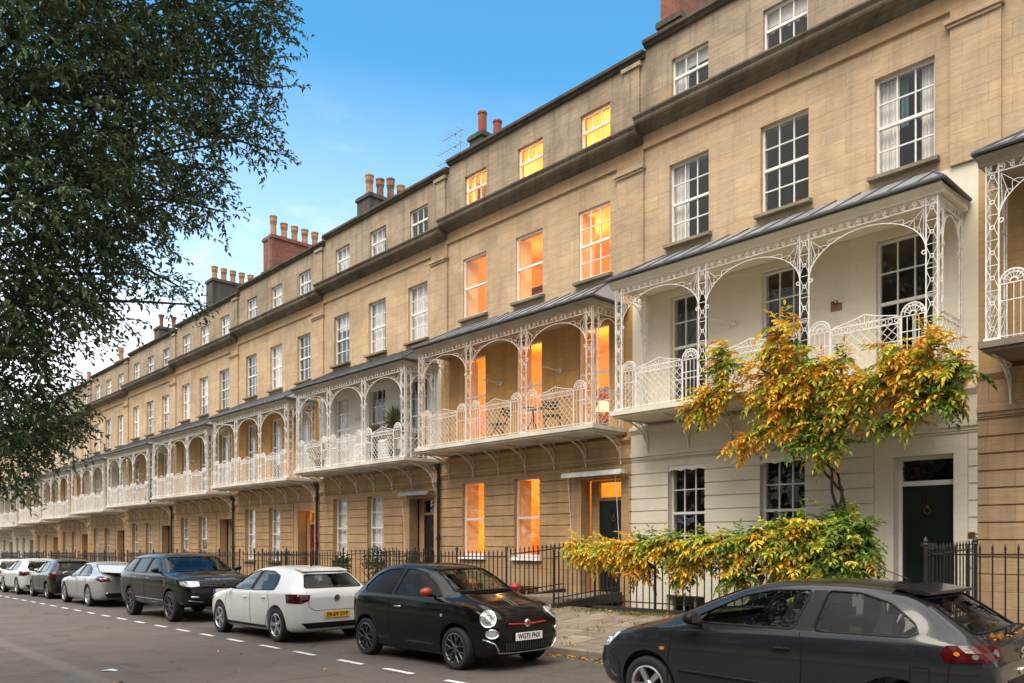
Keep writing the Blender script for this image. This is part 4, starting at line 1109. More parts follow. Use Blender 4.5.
def scatter_leaves():
    q = random.Random(21); lv = Leaves()
    def drop(x, y, z, cs):
        lv.leaf(Vector((x,y,z+.006)), Vector((q.uniform(-1,1), q.uniform(-1,1), q.uniform(-.05,.25))).normalized(), Vector((q.uniform(-.4,.4),q.uniform(-.4,.4),1)).normalized(), q.uniform(.05,.10), q.uniform(.03,.055), jit(q.choice(cs), q, .3))
    cs = (OR, OR, YE, (.20,.09,.03), (.30,.14,.03))
    for i in range(260):
        x = q.gauss(-8.6,1.5); y = FY-.12-abs(q.gauss(0,.22)); drop(x, y, zp(x,y), cs)
    for i in range(70):
        x = q.uniform(-13,-3); y = q.uniform(9.2,12.6); drop(x, y, zp(x,y), cs)
    for i in range(150):
        x = q.uniform(-30,-1) if i % 2 else q.gauss(-8,1.2); y = KY0-.04-abs(q.gauss(0,.13)); drop(x, y, zr(x), cs)
    for i in range(36):
        x = q.uniform(-30,0); y = q.uniform(2,9); drop(x, y, zr(x), ((.16,.09,.04),(.10,.07,.04),OR))
    o = lv.build('fallen_leaves', M['leaf_w']); o['kind'] = 'stuff'
    lv = Leaves()
    for i in range(150):
        if i < 90: cx, cy = q.gauss(-9.6,1.3), FY-.16-abs(q.gauss(0,.16))
        else: cx, cy = q.uniform(-13,-4), q.uniform(9.3,12.5)
        for k in range(9):
            p = Vector((cx+q.gauss(0,.05), cy+q.gauss(0,.04), 0)); p.z = zp(p.x,p.y)
            lv.leaf(p, Vector((q.uniform(-.7,.7), q.uniform(-.7,.7), .8)).normalized(), Vector((0,0,1)), q.uniform(.03,.075), .016, jit(q.choice(((.12,.17,.03),(.16,.19,.04),(.08,.12,.02))), q, .3))
    o = lv.build('pavement_weeds', M['leaf_s']); o['kind'] = 'stuff'
scatter_leaves()

def shrub(name, label, cat, loc, r, h, pot=True, n=900, col=((.03,.055,.02),(.05,.08,.025)), group=None, spiky=False):
    q = random.Random(hash((round(loc[0],2), round(h,2))) % 9999); root = thing(name, label, cat, loc, 0, group)
    z0 = 0
    if pot:
        m = MB(); z0 = .36*min(1, r/.3); m.lathe([(.11,0),(.13,.02),(.17,z0*.8),(.19,z0*.82),(.19,z0),(.165,z0),(.15,z0-.05),(.0,z0-.06)], 16); m.build('pot', M['iron_black'], root, smooth=False)
    m = MB(); m.tube([(0,0,z0-.05),(.02,.01,z0+h*.3),(.0,.0,z0+h*.55)], [.025,.02,.008], 6); m.build('stem', M['bark_d'], root)
    lv = Leaves()
    for i in range(n):
        v = Vector((q.gauss(0,1), q.gauss(0,1), q.gauss(0,1))).normalized(); rr = q.random()**.45
        p = Vector((v.x*r*rr, v.y*r*rr, z0+h*.5+v.z*h*.52*rr)); p *= 1+.15*noise.noise(p*4)
        if spiky:
            b_ = Vector((0,0,z0+h*.25)); d = (p-b_).normalized(); lv.leaf(b_+Vector((0,0,q.uniform(0,.5)*h))+d*q.uniform(.02,.2)*h, (d+Vector((0,0,.5-.6*q.random()))).normalized(), Vector((0,0,1)), h*q.uniform(.16,.34), .016, jit(q.choice(col), q, .3))
        else: lv.leaf(p, (v+Vector((q.uniform(-.8,.8), q.uniform(-.8,.8), q.uniform(-.5,.8)))).normalized(), Vector((0,0,1)), q.uniform(.05,.09), .04, jit(q.choice(col), q, .3))
    lv.build('foliage', M['leaf_s'], root); return root
g = 'clipped shrubs behind the railings'
for (px_, Y_, r, h, lab) in ((342,13.5,.30,.75,'dark shrub behind the railings, leftmost of the three by the black door'), (375,13.5,.42,.95,'broadest dark shrub behind the railings, before the sash windows'), (413,13.6,.33,.85,'dark shrub behind the railings right beside the black front door')):
    p = P3(px_, 540, Y_); shrub('potted_shrub', lab, 'shrub', (p.x, Y_, zp(p.x, FY)+.05), r, h, True, 900, group=g)
def on_balcony(n, x, y=-.72): return (X0-W*n+x, WALL_Y+y, H[n].location.z+2.70)
shrub('potted_palm', 'tall spiky plant on the white walled balcony, right end', 'plant', on_balcony(2,5.7), .45, 1.25, True, 420, ((.10,.12,.06),(.17,.17,.09)), 'pot plants on balconies', True)
shrub('potted_palm', 'shorter spiky plant on the white walled balcony, middle bay', 'plant', on_balcony(2,4.6), .35, .9, True, 300, ((.10,.12,.06),(.17,.17,.09)), 'pot plants on balconies', True)
shrub('potted_shrub', 'low leafy plant on the white walled balcony, left end', 'plant', on_balcony(2,1.0), .45, .75, True, 420, ((.05,.08,.03),(.08,.11,.04)), 'pot plants on balconies')
shrub('potted_shrub', 'dark bushy plant on the balcony two houses past the red front door', 'plant', on_balcony(5,5.6), .5, 1.1, True, 500, ((.02,.04,.015),(.03,.055,.02)), 'pot plants on balconies')
shrub('potted_shrub', 'reddish leafy plant on a far balcony railing', 'plant', on_balcony(9,3.6), .7, .75, True, 500, ((.20,.09,.03),(.12,.09,.03)), 'pot plants on balconies')
# slatted storage boxes on the white walled balcony
for k, (x, lab) in enumerate(((3.75,'white slatted box on the balcony, left of the pair'), (5.15,'white slatted box on the balcony, right of the pair'))):
    m = MB(); m.box(-.30,.30,-.18,.18,.04,.72)
    for j in range(7): m.box(-.27,.27,-.20,-.182,.10+j*.085,.15+j*.085)
    for sx_ in (-.26,.26):
        for sy in (-.14,.14): m.box(sx_-.03,sx_+.03,sy-.03,sy+.03,0,.038)
    tag(m.build('slatted_box', M['iron_white'], loc=on_balcony(2,x,-.60)), lab, 'box', 'slatted boxes on the white balcony')
m = MB(); m.box(-.09,.09,-.14,0,-.2,.2); m.box(-.11,.11,-.16,.0,.202,.23); m.box(-.07,.07,-.155,-.142,-.14,.14); m.build('wall_box', M['iron_black'], H[2], (4.72,.045,4.25))
# --- table lamps, chandelier and furniture seen through the lit windows
M['shade'] = emit('lit_lamp_shade', (1.,.62,.24), 1.3); M['bulb'] = emit('candle_bulb', (1.,.70,.34), 6.); M['wood'] = plain('dark_wood', (.09,.035,.016), .4, 0, .3, 5)
M['picture'] = plain('old_picture', (.16,.09,.05), .6, 0, .6, 6); M['gilt'] = plain('gilt_frame', (.45,.28,.08), .4, .6, .2, 9); M['redc'] = plain('red_upholstery', (.22,.02,.012), .9, 0, .2, 4)
hx_, hy_ = X0-W, WALL_Y
def table_lamp(loc, label):
    root = thing('table_lamp', label, 'lamp', loc, 0, 'lamps in the lit rooms'); m = MB(); m.lathe([(.0,0),(.09,0),(.09,.02),(.03,.05),(.06,.14),(.07,.22),(.03,.30),(.015,.36),(.0,.36)], 16); m.build('base', M['gilt'], root, smooth=True)
    m = MB(); m.lathe([(.21,.32),(.12,.56)], 20, caps=False); m.build('lamp_shade', M['shade'], root, smooth=True)
def side_table(loc, label):
    root = thing('side_table', label, 'table', loc, 0, 'furniture in the lit rooms'); m = MB(); m.box(-.35,.35,-.25,.25,.70,.74); m.box(-.31,.31,-.21,.21,.58,.698); m.build('tabletop', M['wood'], root)
    for sx_ in (-.29,.29):
        for sy in (-.19,.19): m = MB(); m.tube([(sx_,sy,.58),(sx_,sy,0)], .025, 6); m.build('leg', M['wood'], root)
for x, y, lab in ((.95,1.0,'behind the left ground floor window'), (3.05,1.25,'behind the right ground floor window')):
    side_table((hx_+x, hy_+y, -1.33), 'dark side table %s of the orange lit house' % lab); table_lamp((hx_+x, hy_+y, -.585), 'glowing table lamp %s of the orange lit house' % lab)
table_lamp((hx_+5.2, hy_+1.2, 3.15), 'glowing table lamp inside the right balcony window'); side_table((hx_+5.2, hy_+1.2, 2.50-.1), 'dark side table inside the right balcony window')
for x, y, z, w_, h_ in ((1.0,4.55,.5,.7,.9),(2.1,4.55,.8,.5,.6),(2.9,4.55,.6,.8,1.0),(3.8,4.55,4.8,1.0,.8),(1.4,4.55,4.6,.8,1.1)):
    m = MB(); m.box(-w_/2,w_/2,-.04,.0,-h_/2,h_/2); o = m.build('picture', M['picture'], loc=(hx_+x, hy_+y, z)); tag(o, 'framed picture on the orange wall of the %s room, %s' % ('ground floor' if z < 2 else 'balcony', {1.0:'near its left side',2.1:'small, in the middle',2.9:'large, to the right',3.8:'wide, in the middle',1.4:'tall, at the left'}[x]), 'picture', 'pictures in the lit rooms')
    m = MB()
    for a in ((-w_/2-.05,-w_/2,-h_/2-.05,h_/2+.05),(w_/2,w_/2+.05,-h_/2-.05,h_/2+.05),(-w_/2,w_/2,-h_/2-.05,-h_/2),(-w_/2,w_/2,h_/2,h_/2+.05)): m.box(a[0],a[1],-.06,.0,a[2],a[3])
    m.build('picture_frame', M['gilt'], o)
root = thing('sideboard', 'dark red sideboard inside the right ground floor window', 'sideboard', (hx_+2.35, hy_+2.6, -1.33), 0); m = MB(); m.box(-.8,.8,-.25,.25,.06,1.0); m.build('carcass', M['wood'], root)
for k in range(2): m = MB(); m.box(-.75+.77*k,-.02+.77*k,-.27,-.252,.1,.94); m.build('door', M['redc'], root)
root = thing('chandelier', 'glowing candle chandelier inside the right balcony window', 'chandelier', (hx_+6.05, hy_+1.7, 4.1), 0); m = MB(); m.tube([(0,0,1.95),(0,0,.1)], .012, 5); m.lathe([(0,0),(.05,.03),(.07,.12),(.03,.2),(0,.22)], 12); m.build('stem', M['gilt'], root)
for k in range(8):
    a = 2*math.pi*k/8; c_, s_ = math.cos(a), math.sin(a); m = MB(); m.tube([(0,0,.08),(.14*c_,.14*s_,.0),(.28*c_,.28*s_,.06),(.30*c_,.30*s_,.14)], .01, 5); o = m.build('arm', M['gilt'], root); m = MB(); m.lathe([(0,0),(.018,.01),(.022,.05),(0,.11)], 8, (.30*c_,.30*s_,.14)); m.build('candle_bulb', M['bulb'], o)

# wardrobes and beds upstairs break up the lit walls
def wardrobe(loc, w_, h_, label):
    root = thing('wardrobe', label, 'wardrobe', loc, 0, 'furniture in the lit rooms'); m = MB(); m.box(-w_/2,w_/2,-.3,.3,0,h_); m.box(-w_/2-.04,w_/2+.04,-.34,.34,h_+.002,h_+.08); m.build('carcass', M['wood'], root)
    for s in (-1,1): m = MB(); m.box(*sorted((s*.02, s*(w_/2-.03))),-.33,-.302,.12,h_-.06); m.build('door', M['redc'] if w_ > 1.2 else M['wood'], root)
wardrobe((hx_+1.75, hy_+2.3, 6.2), 1.3, 1.45, 'dark red wardrobe inside the left second floor window of the lit house')
wardrobe((hx_+4.6, hy_+3.9, 6.2), 1.0, 2.0, 'dark wooden wardrobe inside the middle second floor window of the lit house')
wardrobe((hx_+2.9, hy_+3.9, 2.5), 1.4, 2.1, 'tall dark red cabinet inside the left balcony window of the lit house')
wardrobe((hx_+6.6, hy_+3.6, 2.5), 1.0, 1.3, 'low dark cabinet inside the right balcony window of the lit house')
# ---------------------------------------------------------------- cars (local: +x forward, z up from the road)
def paint(name, col, rough=.22, metal=.0, coat=.6, flake=.06, dirt=.25):
    t = NT(name); p = t.obj()
    f = t.noise(p, 2.2, 5, .6); c = t.ramp(f, [(.3, tuple(x*(1-flake) for x in col)), (.7, tuple(min(1, x*(1+flake)) for x in col))])
    sp = t.n('ShaderNodeSeparateXYZ'); t.set(sp.inputs[0], p)
    low = t.ramp(sp.outputs[2], [(.22,(1,1,1)),(.62,(0,0,0))])
    d = t.math('MULTIPLY', t.math('MULTIPLY', low, t.noise(p, 5, 5, .65)), dirt*1.1)
    c = t.mix(d, c, (.075,.065,.055))
    r = t.math('ADD', t.math('MULTIPLY', d, .9), t.math('ADD', rough, t.math('MULTIPLY', t.noise(p, 7, 4), .08)))
    m = t.fin(c, r, metal, .3); t.b.inputs['Coat Weight'].default_value = coat; t.b.inputs['Coat Roughness'].default_value = .05
    return m
M['tyre'] = plain('tyre_rubber', (.009,.009,.009), .8, 0, .25, 8)
M['alloy'] = plain('alloy_wheel', (.50,.50,.51), .32, .85, .1, 9)
M['alloy_d'] = plain('dark_alloy_wheel', (.10,.10,.105), .35, .7, .2, 9)
M['alloy_g'] = plain('grey_alloy_wheel', (.26,.26,.265), .35, .8, .15, 9)
M['trim'] = plain('black_car_trim', (.009,.009,.0095), .5, 0, .2, 9, spec=.2)
M['cabin'] = plain('dark_car_interior', (.02,.02,.022), .8, 0, .2, 6)
M['seat'] = plain('grey_seat_cloth', (.014,.014,.016), .9, 0, .2, 12)
M['chrome'] = plain('chrome', (.80,.80,.80), .12, 1, .03, 9)
M['lamp_r'] = plain('red_lamp_lens', (.25,.006,.008), .10, 0, .2, 30, coat=.0) if False else plain('red_lamp_lens', (.05,.002,.003), .10, 0, .5, 18)
M['lamp_s'] = plain('clear_lamp_lens', (.55,.56,.58), .08, .6, .35, 26)
M['lamp_o'] = plain('amber_lamp_lens', (.50,.16,.02), .12, 0, .2, 30)
M['plate_w'] = plain('white_number_plate', (.78,.78,.76), .35, 0, .03, 9)
M['plate_y'] = plain('yellow_number_plate', (.75,.44,.03), .35, 0, .04, 9)
M['ink'] = plain('plate_lettering', (.01,.01,.01), .5, 0, .1, 9)
M['eu'] = plain('blue_plate_band', (.02,.10,.42), .4, 0, .05, 9)
M['red_p'] = paint('red_mirror_paint', (.36,.012,.012), .2)
M['carglass'] = glass('tinted_car_glass', (.62,.68,.66), .045, .01, 0, 5.)
M['carglass_d'] = glass('privacy_car_glass', (.10,.11,.11), .012, .01, 0, 5.)

def loft(st):
    """closed quad cage from half sections, smoothed by two subdivision levels"""
    rings = []
    for (x, zu, zb, wb, wt, ze, zt) in st:
        zu = zu-.055
        zm = zu+.52*(zb-zu)
        h = [(0,zu), (wb*.55,zu), (wb*.90,zu+.01), (wb*.965,zu+.09), (wb,zm), (wb*.992,zb-.06), (wb*.965,zb+.005), (wt+.02,ze-.015), (wt*.86,ze+(zt-ze)*.62), (wt*.45,zt-.006), (0,zt)]
        ring = [(x, y, z) for y, z in h] + [(x, -y, z) for y, z in h[-2:0:-1]]
        rings.append(ring)
    n = len(rings[0]); bm = bmesh.new(); V = [[bm.verts.new(p) for p in r] for r in rings]
    for a, b_ in zip(V[:-1], V[1:]):
        for k in range(n): bm.faces.new((a[k], a[(k+1) % n], b_[(k+1) % n], b_[k]))
    m = (n//2)
    for r in (V[0], V[-1]):
        L = [r[k] for k in range(0, m+1)]; Rr = [r[(n-k) % n] for k in range(0, m+1)]
        for k in range(m):
            vs = []
            for v in (L[k], L[k+1], Rr[k+1], Rr[k]):
                if v not in vs: vs.append(v)
            bm.faces.new(vs)
    bmesh.ops.recalc_face_normals(bm, faces=bm.faces)
    cl = bm.edges.layers.float.new('crease_edge')
    for r in (V[0], V[-1]):
        for k in range(n):
            e = bm.edges.get((r[k], r[(k+1) % n]))
            if e: e[cl] = .35
    for a, b_ in zip(V[:-1], V[1:]):
        for k in (6, n-6):
            e = bm.edges.get((a[k], b_[k]))
            if e: e[cl] = .45
    me = bpy.data.meshes.new('body'); bm.to_mesh(me); bm.free()
    return me
def evaluated(o):
    dg = bpy.context.evaluated_depsgraph_get(); dg.update()
    return bpy.data.meshes.new_from_object(o.evaluated_get(dg))
def subdivided(me, lv=2):
    o = bpy.data.objects.new('tmp', me); COL.objects.link(o)
    md = o.modifiers.new('s', 'SUBSURF'); md.levels = lv; md.render_levels = lv
    r = evaluated(o); bpy.data.objects.remove(o); return r
def carve(me, cutters):
    o = bpy.data.objects.new('tmp', me); COL.objects.link(o)
    me = me.copy(); o.data = me; me.materials.clear(); me.materials.append(M['trim']); me.materials.append(M['cabin'])
    for c in cutters:
        c.materials.append(M['trim']); c.materials.append(M['cabin']); c.polygons.foreach_set('material_index', [1]*len(c.polygons))
        bm = bmesh.new(); bm.from_mesh(c); bmesh.ops.recalc_face_normals(bm, faces=bm.faces); bm.to_mesh(c); bm.free()
        for tries in range(4):
            k = bpy.data.objects.new('cut', c); COL.objects.link(k); k.location = (.0013*tries, .0007*tries, .0017*tries)
            md = o.modifiers.new('b', 'BOOLEAN'); md.operation = 'DIFFERENCE'; md.object = k; md.solver = 'EXACT'
            r = evaluated(o); o.modifiers.clear(); bpy.data.objects.remove(k)
            if len(r.vertices) > .6*len(o.data.vertices): o.data = r; break
    r = o.data; bpy.data.objects.remove(o); r.materials.clear(); return r
def inset(poly, d):
    """shrink an outline towards its middle by about d"""
    n = len(poly); cx = sum(p[0] for p in poly)/n; cz = sum(p[1] for p in poly)/n; out = []
    for x, z in poly:
        v = Vector((cx-x, cz-z)); L = v.length; v = v*(min(d, L*.8)/L) if L > 1e-6 else v
        out.append((x+v.x, z+v.y))
    return out
def smooth_poly(poly, n=3, k=.16):
    """round the corners of an outline"""
    out = []; m = len(poly)
    for i in range(m):
        a, b_, c = Vector(poly[i-1]), Vector(poly[i]), Vector(poly[(i+1) % m])
        p = b_+(a-b_)*min(k, .04/max((a-b_).length, 1e-4)); q = b_+(c-b_)*min(k, .04/max((c-b_).length, 1e-4))
        for j in range(n+1):
            t = j/n; v = p*(1-t)**2+b_*2*t*(1-t)+q*t*t; out.append((v.x, v.y))
    return out

class Shell:
    def __init__(s, me):
        s.bvh = BVHTree.FromPolygons([v.co for v in me.vertices], [tuple(p.vertices) for p in me.polygons])
    def hit(s, u, z, th):
        d = Vector((math.cos(th), math.sin(th), 0)); uax = Vector((-math.sin(th), math.cos(th), 0))
        h = s.bvh.ray_cast(d*6+uax*u+Vector((0,0,z)), -d)
        return (h[0], h[1]) if h[0] is not None else (None, None)
    def conv(s, poly, mode):
        """mode 'L','R' sides (x,z); 'F','B' front and back (y,z)"""
        if mode == 'L': return [(-x, z) for x, z in poly], math.pi/2
        if mode == 'R': return [(x, z) for x, z in poly], -math.pi/2
        if mode == 'F': return [(y, z) for y, z in poly], 0.
        if mode == 'B': return [(-y, z) for y, z in poly], math.pi
        th = R(mode[0]); return [(-x*math.sin(th)+y*math.cos(th), z) for x, y, z in poly], th
    def patch(s, poly, mode, off=.004, skirt=.012, step=.07):
        uv, th = s.conv(poly, mode); n = len(uv)
        A = sum(uv[i][0]*uv[(i+1) % n][1]-uv[(i+1) % n][0]*uv[i][1] for i in range(n))
        if A < 0: uv = uv[::-1]
        dense = []
        for i in range(n):
            a, b_ = Vector(uv[i]), Vector(uv[(i+1) % n]); k = max(1, int((b_-a).length/step))
            dense += [a.lerp(b_, j/k) for j in range(k)]
        us = [p.x for p in dense]; zs = [p.y for p in dense]; pts = list(dense); N = len(dense)
        def inside(p):
            c = False; j = N-1
            for i in range(N):
                if (dense[i].y > p.y) != (dense[j].y > p.y) and p.x < (dense[j].x-dense[i].x)*(p.y-dense[i].y)/(dense[j].y-dense[i].y)+dense[i].x: c = not c
                j = i
            return c
        u = min(us)+step*.5
        while u < max(us):
            z = min(zs)+step*.5
            while z < max(zs):
                p = Vector((u, z))
                if inside(p) and min((p-d_).length for d_ in dense) > step*.45: pts.append(p)
                z += step
            u += step
        r = delaunay_2d_cdt(pts, [], [list(range(N))], 1, 1e-5)
        P3_, ok = [], []
        for p in r[0]:
            h, nr = s.hit(p.x, p.y, th)
            if h is None: P3_.append(None)
            else:
                d = Vector((math.cos(th), math.sin(th), 0))
                P3_.append(h+(nr if nr.dot(d) > .12 else d)*off)
        b_ = MB(); idx = {}
        for f in r[2]:
            if any(P3_[i] is None for i in f): continue
            b_.face([P3_[i] for i in f])
        if skirt:
            d = Vector((math.cos(th), math.sin(th), 0))
            for i in range(N):
                a, c = s.hit(dense[i].x, dense[i].y, th), s.hit(dense[(i+1) % N].x, dense[(i+1) % N].y, th)
                if a[0] is None or c[0] is None: continue
                pa, pc = a[0]+(a[1] if a[1].dot(d) > .12 else d)*off, c[0]+(c[1] if c[1].dot(d) > .12 else d)*off
                na, nc = a[1]*skirt, c[1]*skirt
                b_.face([pa-na, pc-nc, pc, pa])
        return b_
    def line(s, b_, poly, mode, r=.006, off=.0, closed=False, step=.06, sides=4):
        uv, th = s.conv(poly, mode); P = []; m = len(uv)
        for i in range(m if closed else m-1):
            a, c = Vector(uv[i]), Vector(uv[(i+1) % m]); k = max(1, int((c-a).length/step))
            for j in range(k):
                q = a.lerp(c, j/k); h, nr = s.hit(q.x, q.y, th)
                if h is not None: P.append(h+nr*off)
        if not closed:
            h, nr = s.hit(*uv[-1], th)
            if h is not None: P.append(h+nr*off)
        if len(P) > 1: b_.tube(P, r, sides, closed=closed)

def wheel_meshes(r, rim, w, style, n):
    t = MB(); t.lathe([(rim,-w/2+.02),(rim+.01,-w/2),(r-.02,-w/2),(r-.004,-w/2+.02),(r,-w/2+.05),(r,w/2-.05),(r-.004,w/2-.02),(r-.02,w/2),(rim+.01,w/2),(rim,w/2-.02)], 40, axis='y', caps=False)
    a = MB()
    a.lathe([(rim+.006,-w/2+.006),(rim-.012,-w/2-.002),(rim-.022,-w/2+.012),(rim-.03,-.01),(rim-.035,w/2-.04)], 40, axis='y', caps=False)
    a.lathe([(.0,-w/2+.012),(.035,-w/2+.008),(.05,-w/2+.02),(.055,-.0),(.055,.02)], 20, axis='y')
    for k in range(n):
        th = 2*math.pi*k/n
        def P(rad, off, yy): return (rad*math.cos(th)-off*math.sin(th), yy, rad*math.sin(th)+off*math.cos(th))
        if style == 'y':
            a.tube([P(.03,0,-w/2+.02), P(rim*.5,0,-w/2+.012)], [.014,.012], 6)
            for sg in (-1, 1): a.tube([P(rim*.45,0,-w/2+.013), P(rim-.014, sg*rim*.22,-w/2+.006)], [.012,.011], 6)
        else:
            wd = rim*.30 if n <= 5 else rim*.14
            b_ = [P(.035,-wd*.42,-w/2+.02),P(rim-.012,-wd*.5,-w/2+.006),P(rim-.012,wd*.5,-w/2+.006),P(.035,wd*.42,-w/2+.02)]
            c = [(p[0],p[1]+.03,p[2]) for p in b_]
            a.face(b_); a.face(c[::-1])
            for i in range(4): j = (i+1) % 4; a.face([b_[j], b_[i], c[i], c[j]])
    dk = MB(); dk.lathe([(.0,.0),(rim-.03,.0),(rim-.03,.03),(.0,.03)], 24, axis='y')
    return t.mesh('wheel', True), a.mesh('rim'), dk.mesh('brake')
def shade_auto(me, ang=32):
    me.polygons.foreach_set('use_smooth', [True]*len(me.polygons)); me.set_sharp_from_angle(angle=R(ang)); me.update()
def text_mesh(body, size, ext=.002):
    cu = bpy.data.curves.new('t', 'FONT'); cu.body = body; cu.size = size; cu.extrude = ext; cu.offset = size*.022; cu.align_x = 'CENTER'; cu.align_y = 'CENTER'
    o = bpy.data.objects.new('t', cu); COL.objects.link(o); me = evaluated(o); bpy.data.objects.remove(o); return me

def plate(car, sh, z, mode, text, mat, x_off=.012, band=False, size=(.52,.111), y=0, tilt=0):
    s = 1 if mode == 'F' else -1
    h, nr = sh.hit(y*s if s < 0 else y, z, 0 if s > 0 else math.pi)
    b_ = MB(); b_.box(-size[0]/2, size[0]/2, -.008, .0, -size[1]/2, size[1]/2)
    o = b_.build('number_plate', mat, car, (h.x+s*x_off, h.y, z)); o.rotation_euler = (tilt, 0, R(90) if s > 0 else R(-90))
    if text:
        me = text_mesh(text, size[1]*.92)
        wd = max(v.co.x for v in me.vertices)-min(v.co.x for v in me.vertices); k = size[0]*(.86 if not band else .78)/wd
        for v in me.vertices: v.co = (v.co.x*k+(.02 if band else 0), -.0105-v.co.z*.5, v.co.y)
        link('lettering', me, M['ink'], o)
    if band:
        b_ = MB(); b_.box(-size[0]/2, -size[0]/2+.045, -.0105, -.0082, -size[1]/2, size[1]/2); b_.build('blue_band', M['eu'], o)
    return o
CUR = {}
def car(label, name, stations, pos, face, col, wb, ax, tyre, win, ws, rw, rimstyle=('s',5), rimmat='alloy', sx=1, sz=1, glassm=('carglass','carglass'), seams=(), hollow=True, extras=None, mirror=None, mirror_x=None, track=None, privacy_from=1, roofmat=None, wmul=1.):
    """pos = (X of the car origin, Y centre line); face = 0 or 180"""
    st = [(x*sx, zu*sz, zb*sz, w_*wmul, t_*wmul, ze*sz, zt*sz) for x, zu, zb, w_, t_, ze, zt in stations]
    sc2 = lambda P: [(a*sx, b_*sz) for a, b_ in P]
    CUR['p'] = col
    root = thing(name, label, 'car', (pos[0], pos[1], zr(pos[0])), R(face), 'cars parked along the kerb')
    root.rotation_euler = (0, -math.atan(SL) if face == 0 else math.atan(SL), R(face))
    base = subdivided(loft(st)); sh = Shell(subdivided(loft(st), 3))
    wmax = max(s_[3] for s_ in st)
    cut = []
    r, rim, tw = tyre
    for x in ax:
        for s in (-1, 1):
            m = MB(); y0, y1 = s*(wmax-.30), s*(wmax+.2)
            m.lathe([(r+.055, 0), (r+.055, abs(y1-y0))], 40, (x*sx, min(y0,y1), r+.012), 'y'); me = m.mesh('c')
            for v in me.vertices: v.co.z = 2*(r+.012)-v.co.z if False else v.co.z
            cut.append(me)
    if hollow:
        for w_ in win:
            m = MB(); m.prism(smooth_poly(sc2(w_)), -wmax-.3, wmax+.3); cut.append(m.mesh('c'))
        xs = [p[0] for w_ in win for p in sc2(w_)]; zs = [p[1] for w_ in win for p in sc2(w_)]
        zb0, zt0 = min(zs)-.05, max(zs)
        m = MB(); tw_ = min(s_[4] for s_ in st if s_[6] > zt0)
        m.prismx([(-wmax+.16, zb0), (wmax-.16, zb0), (tw_-.06, zt0-.005), (-tw_+.06, zt0-.005)], min(xs)+.12, max(xs)-.30); cut.append(m.mesh('c'))
        for poly, d in ((ws, 1), (rw, -1)):
            if not poly: continue
            m = MB(); P = smooth_poly(sc2(poly)); x0 = 0 if d > 0 else -4
            x0, x1 = ((max(xs)-.75, 4) if d > 0 else (-4, min(xs)+.45)); CUR['d'] = (x0, x1)
            m.prismx([(y, z) for y, z in P], x0, x1); cut.append(m.mesh('c'))
    body = carve(base, cut); shade_auto(body)
    link('body', body, [col, M['cabin']], root)
    # glass with black surround
    gl = []
    for k, w_ in enumerate(win):
        P = smooth_poly(sc2(w_))
        for s in 'LR':
            o = sh.patch(P, s, -.004 if hollow else .003, 0).build('side_window', M[glassm[0] if k < privacy_from else glassm[1]], root, smooth=True)
            t = MB(); sh.line(t, P, s, .010, .0, True); t.build('window_seal', M['trim'], o)
    for nm, P, s, g_ in (('windscreen', ws, 'F', glassm[0]), ('rear_window', rw, 'B', glassm[1])):
        if not P: continue
        P = smooth_poly(sc2(P)); o = sh.patch(P, s, -.004 if hollow else .003, 0).build(nm, M[g_], root, smooth=True)
        t = MB(); sh.line(t, P, s, .013, .0, True); t.build('window_seal', M['trim'], o)
    # black pillar trim between the side windows
    for w0, w1 in zip(win[:-1], win[1:]):
        a_, b_ = sc2(w0), sc2(w1); xr_ = min(p[0] for p in a_); xl_ = max(p[0] for p in b_)
        ra = sorted([p for p in a_ if p[0] < xr_+.13], key=lambda p: p[1]); rb = sorted([p for p in b_ if p[0] > xl_-.13], key=lambda p: p[1])
        if len(ra) > 1 and len(rb) > 1:
            for s in 'LR': sh.patch([(rb[0][0]+.012,rb[0][1]),(ra[0][0]-.012,ra[0][1]),(ra[-1][0]-.012,ra[-1][1]),(rb[-1][0]+.012,rb[-1][1])], s, .003, .006).build('pillar_trim', M['trim'], root, smooth=True)
    # seams
    for P in seams:
        for s in 'LR':
            t = MB(); sh.line(t, sc2(P), s, .0065, -.001)
            if t.v: t.build('panel_gap', M['trim'], root)
    # wheels
    mw, mr, mb = wheel_meshes(r, rim, tw, *rimstyle)
    yw = (track if track else wmax-.05)-tw/2
    for x in ax:
        for s in (-1, 1):
            o = link('wheel', mw, M['tyre'], root, (x*sx, s*yw, r)); o.rotation_euler[2] = 0 if s < 0 else math.pi; o.rotation_euler[1] = .4*x
            link('rim', mr, M[rimmat], o); link('brake', mb, M['trim'], o)
    # mirrors
    mx = mirror_x[0]*sx; mz = mirror_x[1]*sz
    for s in (-1, 1):
        h, nr = sh.hit(-mx if s > 0 else mx, mz-.02, math.pi/2*s)
        m = MB(); y = abs(h.y)
        n = 12; prof = [(-.075,.02),(-.06,.06),(.0,.075),(.05,.06),(.075,.02)]
        bm = bmesh.new(); bmesh.ops.create_icosphere(bm, subdivisions=3, radius=1)
        for v in bm.verts: v.co = Vector((v.co.x*.065+(.02 if v.co.x > 0 else 0), v.co.y*.095, v.co.z*.064)); v.co.x = max(v.co.x, -.05)
        me = bpy.data.meshes.new('mirror'); bm.to_mesh(me); bm.free(); me.polygons.foreach_set('use_smooth', [True]*len(me.polygons))
        o = link('mirror', me, mirror or col, root, (mx, s*(y+.15), mz+.05))
        m = MB(); m.tube([(-.0, -s*.17, -.06), (0, -s*.02, -.05)], [.025,.02], 6); m.build('mirror_stalk', M['trim'], o)
        m = MB(); m.box(-.054, -.0505, -.07, .07, -.04, .04); m.build('mirror_glass', M['alloy_d'], o)
